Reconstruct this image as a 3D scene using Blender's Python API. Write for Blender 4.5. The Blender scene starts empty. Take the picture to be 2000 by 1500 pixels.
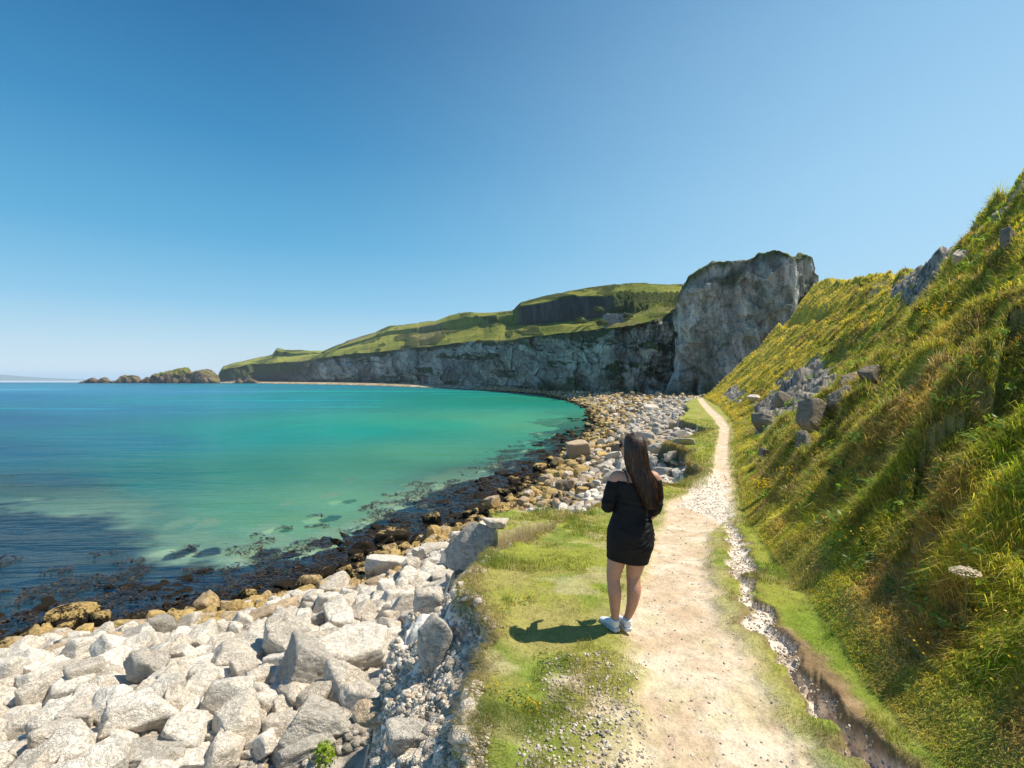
import bpy, bmesh, math, random
import numpy as np
from mathutils import Vector, Matrix
random.seed(7)
RNG = np.random.default_rng(11)
SC = bpy.context.scene
COL = SC.collection
F, CX, HY, CZ = 1035.0, 1000.0, 742.0, 8.0     # lens and eye height measured from the photograph

# ------------------------------------------------------------------ numpy noise
def _h(ix, iy, iz=0):
    with np.errstate(over='ignore'):
        n = (ix.astype(np.int64)*374761393 + iy.astype(np.int64)*668265263 + np.asarray(iz, dtype=np.int64)*2147483647*31) & 0xffffffff
        n = ((n ^ (n >> 13))*1274126177) & 0xffffffff
        n = ((n ^ (n >> 16))*2246822519) & 0xffffffff
        n = n ^ (n >> 15)
    return (n & 0xffffff).astype(np.float32)/16777215.0
def vn(x, y, seed=0):
    ix = np.floor(x); iy = np.floor(y); fx = (x-ix).astype(np.float32); fy = (y-iy).astype(np.float32)
    fx = fx*fx*fx*(fx*(fx*6-15)+10); fy = fy*fy*fy*(fy*(fy*6-15)+10)
    a = _h(ix, iy, seed); b = _h(ix+1, iy, seed); c = _h(ix, iy+1, seed); d = _h(ix+1, iy+1, seed)
    return (a+(b-a)*fx)*(1-fy)+(c+(d-c)*fx)*fy
def fbm(x, y, oct=4, seed=0, gain=.5, lac=2.03):
    s = 0; a = 1; t = 0
    for i in range(oct):
        s = s + a*(vn(x*lac**i+17.3*i, y*lac**i-9.1*i, seed+i)*2-1); t += a; a *= gain
    return s/t
def ridged(x, y, oct=4, seed=0, gain=.5):
    s = 0; a = 1; t = 0
    for i in range(oct):
        v = 1-np.abs(vn(x*2.07**i+5.3*i, y*2.07**i+3.1*i, seed+i)*2-1)*1.6
        s = s + a*v; t += a; a *= gain
    return s/t
def vn3(x, y, z, seed=0):
    z0 = np.floor(z); f = z-z0; f = f*f*(3-2*f)
    def pl(k):
        ix = np.floor(x); iy = np.floor(y); fx = x-ix; fy = y-iy
        fx = fx*fx*(3-2*fx); fy = fy*fy*(3-2*fy); kk = (z0+k).astype(np.int64)*131+seed
        a = _h(ix, iy, kk); b = _h(ix+1, iy, kk); c = _h(ix, iy+1, kk); d = _h(ix+1, iy+1, kk)
        return (a+(b-a)*fx)*(1-fy)+(c+(d-c)*fx)*fy
    return pl(0)*(1-f)+pl(1)*f
def fbm3(p, sc, oct=4, seed=0, gain=.5):
    s = 0; a = 1; t = 0
    for i in range(oct):
        k = sc*2.03**i
        s = s + a*(vn3(p[:, 0]*k+3.1*i, p[:, 1]*k+7.7*i, p[:, 2]*k+1.3*i, seed+i*7)*2-1); t += a; a *= gain
    return s/t
def worley(x, y, seed=0):
    ix = np.floor(x); iy = np.floor(y); d1 = np.full(x.shape, 9.); d2 = np.full(x.shape, 9.); idv = np.zeros(x.shape)
    for i in (-1, 0, 1):
        for j in (-1, 0, 1):
            cx = ix+i; cy = iy+j
            px = cx+_h(cx, cy, seed); py = cy+_h(cx, cy, seed+77); h = _h(cx, cy, seed+5)
            d = np.hypot(px-x, py-y); m = d < d1
            d2 = np.where(m, d1, np.minimum(d2, d)); idv = np.where(m, h, idv); d1 = np.where(m, d, d1)
    return d1, d2, idv
def ss(a, b, x):
    t = np.clip((x-a)/(b-a), 0, 1); return t*t*(3-2*t)
def mix(a, b, t):
    t = np.asarray(t)[..., None]; return np.asarray(a)*(1-t)+np.asarray(b)*t
def lin(r, g, b):
    f = lambda c: (c/255/12.92) if c <= 10 else ((c/255+.055)/1.055)**2.4
    return (f(r), f(g), f(b))
def seg_dist(poly, x, y, closed=True):
    P = np.asarray(poly, float); n = len(P); d = np.full(x.shape, 1e9)
    for i in range(n if closed else n-1):
        a = P[i]; b = P[(i+1) % n]; v = b-a; L = v@v+1e-12
        t = np.clip(((x-a[0])*v[0]+(y-a[1])*v[1])/L, 0, 1)
        d = np.minimum(d, (x-a[0]-t*v[0])**2+(y-a[1]-t*v[1])**2)
    return np.sqrt(d)
def inside(poly, x, y):
    P = np.asarray(poly, float); n = len(P); r = np.zeros(x.shape, bool)
    for i in range(n):
        a = P[i]; b = P[(i+1) % n]
        if a[1] == b[1]: continue
        c = ((a[1] > y) != (b[1] > y)) & (x < (b[0]-a[0])*(y-a[1])/(b[1]-a[1])+a[0]); r ^= c
    return r
def sdf(poly, x, y):
    d = seg_dist(poly, x, y); return np.where(inside(poly, x, y), d, -d)

# ------------------------------------------------------------------ object helpers
def tag(o, label=None, cat=None, group=None, kind=None):
    if label: o['label'] = label
    if cat: o['category'] = cat
    if group: o['group'] = group
    if kind: o['kind'] = kind
    return o
def np_mesh(name, V, Fc, colors=None, smooth=True, mat=None, extra=None):
    """V (n,3); Fc list of (m,k) int arrays"""
    me = bpy.data.meshes.new(name)
    if not isinstance(Fc, (list, tuple)): Fc = [Fc]
    Fc = [f for f in Fc if len(f)]
    me.vertices.add(len(V)); me.vertices.foreach_set('co', np.asarray(V, np.float32).ravel())
    idx = np.concatenate([f.ravel() for f in Fc]).astype(np.int32)
    tot = np.concatenate([np.full(len(f), f.shape[1], np.int32) for f in Fc])
    st = np.concatenate([[0], np.cumsum(tot)[:-1]]).astype(np.int32)
    me.loops.add(len(idx)); me.loops.foreach_set('vertex_index', idx)
    me.polygons.add(len(tot)); me.polygons.foreach_set('loop_start', st)
    me.update(calc_edges=True)
    me.polygons.foreach_set('use_smooth', np.full(len(tot), bool(smooth)))
    if colors is not None:
        a = me.color_attributes.new('Col', 'FLOAT_COLOR', 'POINT')
        c = np.ones((len(V), 4), np.float32); c[:, :colors.shape[1]] = colors
        a.data.foreach_set('color', c.ravel())
    for k, v in (extra or {}).items():
        a = me.attributes.new(k, 'FLOAT', 'POINT'); a.data.foreach_set('value', np.asarray(v, np.float32))
    if mat: me.materials.append(mat)
    return me
def link(name, me, parent=None):
    o = bpy.data.objects.new(name, me); COL.objects.link(o)
    if parent: o.parent = parent
    return o
def grid_faces(nr, nc):
    i = np.arange(nr-1)[:, None]*nc+np.arange(nc-1)[None]
    return np.stack([i, i+1, i+nc+1, i+nc], -1).reshape(-1, 4)

class NT:
    def __init__(s, name):
        s.m = bpy.data.materials.new(name); s.m.use_nodes = True; s.t = s.m.node_tree; s.t.nodes.clear()
        s.out = s.n('ShaderNodeOutputMaterial')
    def n(s, k, **kw):
        d = s.t.nodes.new(k)
        for a, b in kw.items():
            if a.startswith('i_'): d.inputs[a[2:].replace('_', ' ')].default_value = b
            else: setattr(d, a, b)
        return d
    def l(s, a, b): s.t.links.new(a, b)
    def noise(s, scale, detail=4, rough=.55, vec=None, dist=0.):
        d = s.n('ShaderNodeTexNoise'); d.inputs['Scale'].default_value = scale; d.inputs['Detail'].default_value = detail
        d.inputs['Roughness'].default_value = rough; d.inputs['Distortion'].default_value = dist
        if vec is not None: s.l(vec, d.inputs['Vector'])
        return d.outputs['Fac']
    def pos(s): return s.n('ShaderNodeNewGeometry').outputs['Position']
    def objc(s): return s.n('ShaderNodeTexCoord').outputs['Object']
    def mapv(s, vec, sc):
        m = s.n('ShaderNodeMapping'); m.inputs['Scale'].default_value = sc; s.l(vec, m.inputs['Vector']); return m.outputs[0]
    def ramp(s, fac, stops):
        r = s.n('ShaderNodeValToRGB'); e = r.color_ramp.elements
        while len(e) > 1: e.remove(e[-1])
        e[0].position = stops[0][0]; e[0].color = (*stops[0][1], 1) if not np.isscalar(stops[0][1]) else (stops[0][1],)*3+(1,)
        for p, c in stops[1:]:
            k = e.new(p); k.color = (*c, 1) if not np.isscalar(c) else (c, c, c, 1)
        s.l(fac, r.inputs[0]); return r.outputs[0]
    def math(s, op, a, b=None, c=None):
        m = s.n('ShaderNodeMath', operation=op)
        for i, v in enumerate((a, b, c)):
            if v is None: continue
            if isinstance(v, (int, float)): m.inputs[i].default_value = v
            else: s.l(v, m.inputs[i])
        return m.outputs[0]
    def mixc(s, fac, a, b, mode='MIX'):
        m = s.n('ShaderNodeMix', data_type='RGBA', blend_type=mode)
        for i, v in ((0, fac), (6, a), (7, b)):
            if isinstance(v, (int, float)): m.inputs[i].default_value = v
            elif isinstance(v, tuple): m.inputs[i].default_value = (*v, 1)
            else: s.l(v, m.inputs[i])
        return m.outputs[2]
    def attr(s, name='Col'):
        return s.n('ShaderNodeAttribute', attribute_name=name)
    def bump(s, h, strength=.5, dist=.05, normal=None):
        b = s.n('ShaderNodeBump'); b.inputs['Strength'].default_value = strength; b.inputs['Distance'].default_value = dist
        s.l(h, b.inputs['Height'])
        if normal is not None: s.l(normal, b.inputs['Normal'])
        return b.outputs[0]
    def pbsdf(s, color, rough=.8, normal=None, spec=.3, **kw):
        p = s.n('ShaderNodeBsdfPrincipled')
        if isinstance(color, tuple): p.inputs['Base Color'].default_value = (*color, 1)
        else: s.l(color, p.inputs['Base Color'])
        if isinstance(rough, (int, float)): p.inputs['Roughness'].default_value = rough
        else: s.l(rough, p.inputs['Roughness'])
        p.inputs['Specular IOR Level'].default_value = spec
        for k, v in kw.items(): p.inputs[k.replace('_', ' ')].default_value = v
        if normal is not None: s.l(normal, p.inputs['Normal'])
        return p.outputs[0]
    def done(s, surf): s.l(surf, s.out.inputs['Surface']); return s.m

# ------------------------------------------------------------------ camera, sun, sky
cd = bpy.data.cameras.new('camera'); cam = bpy.data.objects.new('camera', cd); COL.objects.link(cam)
cam.location = (0, 0, CZ); cam.rotation_euler = (math.radians(90)-math.atan(8/F), 0, 0)
cd.sensor_width = 36; cd.lens = 36*F/2000; cd.clip_end = 60000; cd.clip_start = .05
SC.camera = cam
SUN_EL, SUN_AZ = math.radians(58), math.radians(83)      # azimuth clockwise from +Y
sd = bpy.data.lights.new('sun', 'SUN'); sun = bpy.data.objects.new('sun', sd); COL.objects.link(sun)
sv = Vector((math.sin(SUN_AZ)*math.cos(SUN_EL), math.cos(SUN_AZ)*math.cos(SUN_EL), math.sin(SUN_EL)))
sun.rotation_euler = sv.to_track_quat('Z', 'Y').to_euler(); sun.location = (40, 0, 60)
sd.energy = 5.0; sd.angle = math.radians(.5); sd.color = (1, .925, .77)
w = bpy.data.worlds.new('World'); SC.world = w; w.use_nodes = True
wn = w.node_tree; bg = wn.nodes['Background']; sky = wn.nodes.new('ShaderNodeTexSky')
sky.sky_type = 'NISHITA'; sky.sun_disc = False; sky.sun_elevation = SUN_EL; sky.sun_rotation = SUN_AZ
sky.air_density = 1.0; sky.dust_density = .2; sky.ozone_density = 3.0; sky.altitude = 10
def _wn(k, **kw):
    n_ = wn.nodes.new(k)
    for a_, b_ in kw.items(): setattr(n_, a_, b_)
    return n_
# clear-day gradient by true elevation and bearing, laid over the physical sky
_tc = _wn('ShaderNodeTexCoord'); _sx = _wn('ShaderNodeSeparateXYZ'); wn.links.new(_tc.outputs['Generated'], _sx.inputs[0])
def _ramp(stops):
    r = _wn('ShaderNodeValToRGB'); e = r.color_ramp.elements
    while len(e) > 1: e.remove(e[-1])
    for k_, (p_, c_) in enumerate(stops):
        el_ = e[0] if k_ == 0 else e.new(p_)
        el_.position = p_; el_.color = tuple(SKYK*v for v in lin(*c_))+(1,)
    wn.links.new(_sx.outputs[2], r.inputs[0]); return r.outputs[0]
SKYK = .90
rA = _ramp([(0, (200, 218, 228)), (.02, (200, 220, 232)), (.06, (180, 212, 230)), (.13, (132, 190, 222)), (.23, (88, 166, 208)), (.38, (52, 134, 184)), (.55, (24, 100, 152)), (1, (8, 62, 118))])
rB = _ramp([(0, (205, 222, 232)), (.05, (190, 218, 238)), (.15, (168, 208, 232)), (.30, (160, 204, 232)), (.5, (142, 190, 224)), (.75, (96, 160, 208)), (1, (50, 110, 180))])
_mr = _wn('ShaderNodeMapRange', interpolation_type='SMOOTHSTEP'); _mr.inputs[1].default_value = -.45; _mr.inputs[2].default_value = .85; wn.links.new(_sx.outputs[0], _mr.inputs[0])
_m1 = _wn('ShaderNodeMix', data_type='RGBA'); wn.links.new(_mr.outputs[0], _m1.inputs[0]); wn.links.new(rA, _m1.inputs[6]); wn.links.new(rB, _m1.inputs[7])
_sc = _wn('ShaderNodeVectorMath', operation='SCALE'); wn.links.new(_m1.outputs[2], _sc.inputs[0]); _sc.inputs[3].default_value = 1/.12
_m2 = _wn('ShaderNodeMix', data_type='RGBA'); _m2.inputs[0].default_value = .9; wn.links.new(sky.outputs[0], _m2.inputs[6]); wn.links.new(_sc.outputs[0], _m2.inputs[7])
wn.links.new(_m2.outputs[2], bg.inputs[0]); bg.inputs[1].default_value = .12
SC.view_settings.view_transform = 'Standard'; SC.view_settings.look = 'None'; SC.view_settings.gamma = 1
SC.view_settings.exposure = .36
SC.cycles.max_bounces = 6; SC.cycles.transparent_max_bounces = 12; SC.cycles.diffuse_bounces = 3; SC.cycles.glossy_bounces = 2
SC.cycles.use_denoising = True
# ------------------------------------------------------------------ measured plan of the place
HT = [(-5, 2.05), (0, 2.05), (4.4, 2.1), (5.6, 2.15), (7, 2.35), (10, 2.75), (16, 3.3), (22, 3.7), (42, 4.2), (70, 4.2), (100, 3.9), (112, 3.85)]
def h_terr(y): return np.interp(y, [a for a, b in HT], [b for a, b in HT])
def W0(px, py, z=0.): d = (CZ-z)*F/(py-HY); return ((px-CX)/F*d, d)
def Wt(px, py):
    d = 5.
    for i in range(60): d = .5*d+.5*float(h_terr(d))*F/(py-HY)
    return ((px-CX)/F*d, d)
SHORE = [(-900, -120), (-80, 8), (-30, 13.5), W0(0, 1262)]+[W0(*p) for p in
    [(100, 1248), (200, 1228), (300, 1212), (420, 1190), (560, 1160), (650, 1120), (750, 1082), (850, 1052), (930, 1016), (985, 982), (1045, 940), (1095, 898), (1130, 866), (1165, 832), (1150, 802), (1120, 787),
     (1060, 771), (1000, 766), (950, 763), (900, 760), (850, 758), (750, 754), (650, 751.5), (500, 748.8), (420, 748)]]
SEA = SHORE+[(-900, 1700), (-9000, 1700), (-9000, -120)]
LAND_EDGE_PX = [(930, 1500), (920, 1380), (925, 1290), (955, 1235), (915, 1170), (922, 1120), (960, 1082), (1050, 1050), (1110, 1012), (1180, 990), (1285, 955), (1330, 950), (1385, 925), (1345, 905), (1352, 880),
    (1300, 868), (1360, 850), (1392, 838), (1325, 818), (1345, 800), (1338, 788), (1352, 780)]
EDGE = [(-.1, -6), (-.15, 0), (-.17, 2)]+[Wt(*p) for p in LAND_EDGE_PX]
TERR = EDGE+[(40, 118), (90, 130), (90, -6)]
FOOT_PX = [(1800, 1500), (1660, 1320), (1570, 1190), (1500, 1095), (1452, 1010), (1438, 930), (1440, 870), (1432, 825), (1405, 795), (1372, 777)]
FOOT = sorted([(-5, 1.9), (0, 2.0)]+[(b, a) for a, b in [Wt(*p) for p in FOOT_PX]])
def xf(y): return np.interp(y, [a for a, b in FOOT], [b for a, b in FOOT])
RIDGE = [(-5, 9, 3.3), (0, 9, 3.5), (5, 9.5, 4), (9.9, 11.4, 4.75), (10.01, 11.5, 4.8), (15, 14.9, 5.35), (22, 20, 6.5), (30, 26, 7.6), (45, 35, 9.2), (60, 44, 12.0), (80, 52.5, 15.3), (97, 58.5, 17.8), (112, 64, 20.5), (125, 70, 21)]
def row_poly(rows):
    return [Wt(l, y) for y, l, r in rows]+[Wt(r, y) for y, l, r in rows[::-1]]
SPUR = [Wt(*p) for p in [(958, 1012), (1000, 1002), (1060, 1001), (1118, 1004), (1108, 1018), (1060, 1024), (1010, 1036), (972, 1046), (955, 1030)]]
PATH = row_poly([(1700, 1250, 1650), (1500, 1215, 1590), (1400, 1250, 1550), (1300, 1240, 1480), (1200, 1216, 1420), (1100, 1262, 1385), (1040, 1285, 1385), (1010, 1295, 1425), (980, 1305, 1435), (950, 1380, 1433), (920, 1393, 1427),
    (890, 1396, 1424), (860, 1402, 1424), (835, 1405, 1426), (815, 1392, 1412), (800, 1378, 1394), (788, 1368, 1381), (778, 1362, 1373)])
RUBBLE = [Wt(*p) for p in [(1325, 985), (1350, 950), (1395, 915), (1420, 950), (1432, 1000), (1425, 1035), (1405, 1020), (1370, 1000)]]
BARE = [Wt(*p) for p in [(1090, 1300), (1215, 1280), (1240, 1500), (1300, 1700), (1000, 1700), (1040, 1500), (1080, 1400)]]
GUL = [(1425, 1020, .10, .05), (1440, 1060, .16, .07), (1445, 1100, .24, .10), (1455, 1140, .22, .10), (1478, 1180, .15, .09), (1490, 1215, .08, .06), (1510, 1245, .13, .12), (1540, 1275, .07, .10), (1580, 1310, .07, .2), (1615, 1350, .10, .22), (1650, 1410, .12, .24), (1680, 1460, .12, .2), (1740, 1520, .12, .18), (1900, 1700, .12, .15)]
GULP = [(*Wt(a, b), c, d) for a, b, c, d in GUL]
SOIL = [Wt(*p) for p in [(1500, 1215), (1545, 1235), (1600, 1270), (1665, 1330), (1700, 1390), (1730, 1450), (1790, 1530), (1900, 1700), (1820, 1700), (1700, 1500), (1640, 1400), (1590, 1330), (1530, 1280)]]

def gully(x, y):
    dmin = np.full(x.shape, 1e9); wd = np.zeros(x.shape); dp = np.zeros(x.shape)
    for i in range(len(GULP)-1):
        a = np.array(GULP[i]); b = np.array(GULP[i+1]); v = (b-a)[:2]; L = v@v
        t = np.clip(((x-a[0])*v[0]+(y-a[1])*v[1])/L, 0, 1)
        d = np.hypot(x-a[0]-t*v[0], y-a[1]-t*v[1]); w_ = a[2]+(b[2]-a[2])*t; p_ = a[3]+(b[3]-a[3])*t; w_ = w_*.72
        e = d-w_; m = e < dmin; dmin = np.where(m, e, dmin); wd = np.where(m, w_, wd); dp = np.where(m, p_, dp)
    return dmin, wd, dp      # signed distance to gully border

def ground(x, y, full=True):
    x = np.asarray(x, float); y = np.asarray(y, float); r = np.hypot(x, y)+1e-6
    near = ss(60, 20, r)
    ds = -sdf(SEA, x, y)
    wob = fbm(x*1.3, y*1.3, 3, 3)*.22*near+fbm(x*.35, y*.35, 2, 9)*.5*ss(8, 25, r)
    de = np.maximum(sdf(TERR, x+wob, y+wob*.5), sdf(SPUR, x+wob*.3, y+wob*.3))
    zt = CZ-h_terr(y)-np.clip(y-112, 0, 400)*.75
    # beach and seabed
    zb = np.where(ds > 0, 2.6*(1-np.exp(-np.clip(ds, 0, 1e9)**1.5/17))+np.clip(ds, 0, 100)*.012, -1.6*(1-np.exp(np.clip(ds, -1e9, 0)/6))+np.clip(ds, -250, 0)*.022)
    zb = zb+fbm(x*.5, y*.5, 4, 21)*.35*ss(-3, 2, ds)*ss(300, 100, r)+fbm(x*2.5, y*2.5, 3, 25)*.12*near*ss(-2, 1, ds)
    # broken edge of the ledge
    out = np.clip(-de, 0, 1e9)
    slope = 1.25+1.3*ss(7, 14, y)-.35*ss(4.8, 3.4, y)
    brk = ridged(x*.9, y*.9, 4, 31)
    near_d = .62*np.minimum(out, .75)+3.4*np.clip(out-.75, 0, 99); zd = zt-.10-(near_d*ss(13, 8, y)+out*2.4*ss(8, 13, y))-(.18+.2*ss(.8, 1.3, out))*brk*ss(0, .7, out)*ss(60, 25, r)+.13*fbm(x*4, y*4, 4, 33)*near*ss(0, .3, out)-.12*ss(.0,.12,out)
    wl, w2, wid = worley(x*1.6, y*1.6, 5)
    zd = zd+(wid-.5)*.32*ss(.25, .9, out)*ss(40, 20, r)
    drop = ss(-.02, .05, out)
    z = np.where(de >= 0, zt, np.maximum(zb, zd))
    isbeach = (de < 0) & (zb >= zd-.05)
    # hillside
    X0 = xf(y); RY = [a for a, b, c in RIDGE]
    xr = np.interp(y, RY, [b for a, b, c in RIDGE]); zr = CZ+np.interp(y, RY, [c for a, b, c in RIDGE])-np.clip(y-112, 0, 300)*.85
    u = x-X0; U = xr-X0; t = np.clip(u/U, 0, 1.0)
    tt = t-.105*np.sin(t*math.pi)*ss(3, 10, y)*ss(42, 26, y)-.04*np.sin(t*math.pi)*ss(26, 42, y)
    hz = (zr-zt)*np.clip(tt, 0, 1)
    hill_w = ss(0, .12, t)
    und = fbm(x*.12+4, y*.12, 3, 41)*.9*np.clip((r-10)/30, .15, 1.5)+fbm(x*.5, y*.28, 4, 43)*.22*ss(120, 30, r)
    # grass hummocks draped down the slope, where tussocks are long
    mid = ss(.03, .2, t)
    hm = (fbm(x*.55+y*.25, y*1.1-x*.2, 3, 45)*.55+ridged(x*.8+y*.3, y*1.5-x*.3, 2, 47)*.22+fbm(x*2.6, y*3.4, 3, 49)*.07)*ss(70, 25, r)*mid
    hmfar = (fbm(x*.22+y*.05, y*.45, 4, 46)*.9+fbm(x*.5+y*.2, y*1.3, 3, 48)*.55)*ss(25, 60, r)*mid
    w1, _w, _i = worley(x*.80+y*.25, y*1.15-x*.1, 15); w3, _w, _i = worley(x*1.7+y*.4, y*2.3-x*.2, 16)
    hm = hm+(np.sqrt(np.clip(1-(w1/.75)**2, 0, 1))*.46*(.3+_i)+np.sqrt(np.clip(1-(w3/.75)**2, 0, 1))*.15)*ss(60, 25, r)*ss(.06, .2, t)
    bulge = -.5*np.exp(-((y-27)/12.)**2)*np.sin(np.pi*np.clip(t, 0, 1))**.7*ss(.3, .65, t)-1.7*np.exp(-((y-37)/9.)**2)*np.sin(np.pi*np.clip(t, 0, 1))
    ledge = ss(.66, .70, t)*ss(.86, .74, t)*1.6*ss(60, 85, y)*1.
    rim = ss(.985, 1, t)
    topn = fbm(x*.25, y*.25, 4, 51)*.8*rim
    zh = zt+hz+und*hill_w*(1-.5*rim)+hm+hmfar+bulge-ledge+topn-np.clip(u-U, 0, 1e9)*.12
    crag = ss(.62, .80, t)*ss(1.1, .95, t)*ss(12, 16, y)*ss(30, 22, y)
    zh = zh+crag*(ridged(x*.45, y*.45, 3, 53)-.4)*1.1
    blend = ss(-.05, .35, u)
    on = (de > 0)
    z = np.where(on & (u > -.05), np.maximum(z, z*(1-blend)+zh*blend), z)
    # small relief on the ledge
    g_e, g_w, g_d = gully(x+fbm(x*3.5, y*3.5, 4, 61)*.16*near, y+fbm(x*3.5+9, y*3.5, 4, 62)*.16*near); g_e = g_e+.10*ss(.1, .5, fbm(x*1.1, y*1.1, 2, 64))
    gmask = ss(.05, -.05, g_e)*on*ss(30, 14, y)
    pn = fbm(x*2.2, y*2.2, 3, 63)*.10
    dp = sdf(PATH, x+pn, y+pn)*on-(~on)*9
    pm = ss(-.10, .14, dp+fbm(x*6, y*6, 3, 65)*.10*near)*(u < .3)
    turf_h = (fbm(x*1.1, y*1.1, 3, 67)*.05+fbm(x*5, y*5, 3, 69)*.018)*near
    z = z+np.where(on & (u < .4), turf_h*(1-pm)-pm*.05+pm*fbm(x*7, y*7, 4, 71)*.012*near, 0)
    z = z-gmask*g_d*(.9+.3*fbm(x*9, y*9, 3, 73))
    lip = ss(.55, .0, de)*ss(0, .05, de)*near*on
    z = z+lip*(.05+.09*fbm(x*3, y*3, 3, 75))
    if not full: return z
    out = out
    return z, dict(ds=ds, de=de, u=u, t=t, pm=pm, gm=gmask, ge=g_e, gd=g_d, beach=isbeach, on=on, out=out, r=r, bulge=bulge)

# lower weed polygons on the seabed
WEED = [W0(*p) for p in [(-400, 915), (-100, 915), (0, 925), (100, 950), (180, 955), (260, 975), (300, 1000), (310, 1025), (350, 1042), (420, 1050), (400, 1060), (470, 1060), (490, 1035), (540, 1052), (610, 1050), (615, 1038),
    (640, 1027), (700, 1015), (745, 998), (760, 985), (800, 980), (842, 968), (835, 955), (800, 941), (850, 930), (880, 915), (940, 905), (1000, 892), (1060, 875), (1020, 866), (1075, 852), (1050, 846), (1100, 836), (1036, 823), (1115, 812), (1035, 801),
    (1085, 792), (1020, 776), (960, 766), (1000, 764), (1080, 768), (1180, 795), (1200, 850), (1100, 950), (900, 1080), (400, 1300), (-400, 1500)]]
BLOB = [(*W0(a, b), r_) for a, b, r_ in [(680, 937, .5), (645, 966, .6), (560, 985, .35), (795, 971, 1.6), (355, 1022, .7), (1066, 848, 2.2), (405, 1022, .7), (520, 1030, .6), (745, 985, 1), (1010, 885, 2)]]

TUR = dict(dry=(.40, .35, .12), yel=(.33, .345, .06), grn=(.18, .27, .032), dark=(.06, .10, .02), brn=(.30, .22, .11))
def turf_color(x, y, u, t, r):
    a = fbm(x*.7, y*.7, 4, 81); b = fbm(x*2.7, y*2.7, 3, 83); c = fbm(x*.25, y*.25, 3, 85)
    flat = mix(TUR['yel'], TUR['dry'], ss(-.25, .45, a+.4*b))
    flat = mix(flat, TUR['grn'], ss(.05, .5, fbm(x*1.1+8, y*1.1, 4, 87)+.2*b)*.75)
    hill = mix(TUR['yel'], TUR['grn'], ss(-.3, .3, a+.5*c))
    hill = mix(hill, TUR['brn'], ss(.10, .42, fbm(x*.8+3, y*.8, 3, 89)+.35*b)*.75)
    far = mix((.46, .40, .08), (.27, .27, .05), ss(-.4, .4, a*.5+c))
    hill = mix(hill, far, ss(30, 75, r))
    return mix(flat*.84, hill, ss(0, .5, u))

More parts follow.
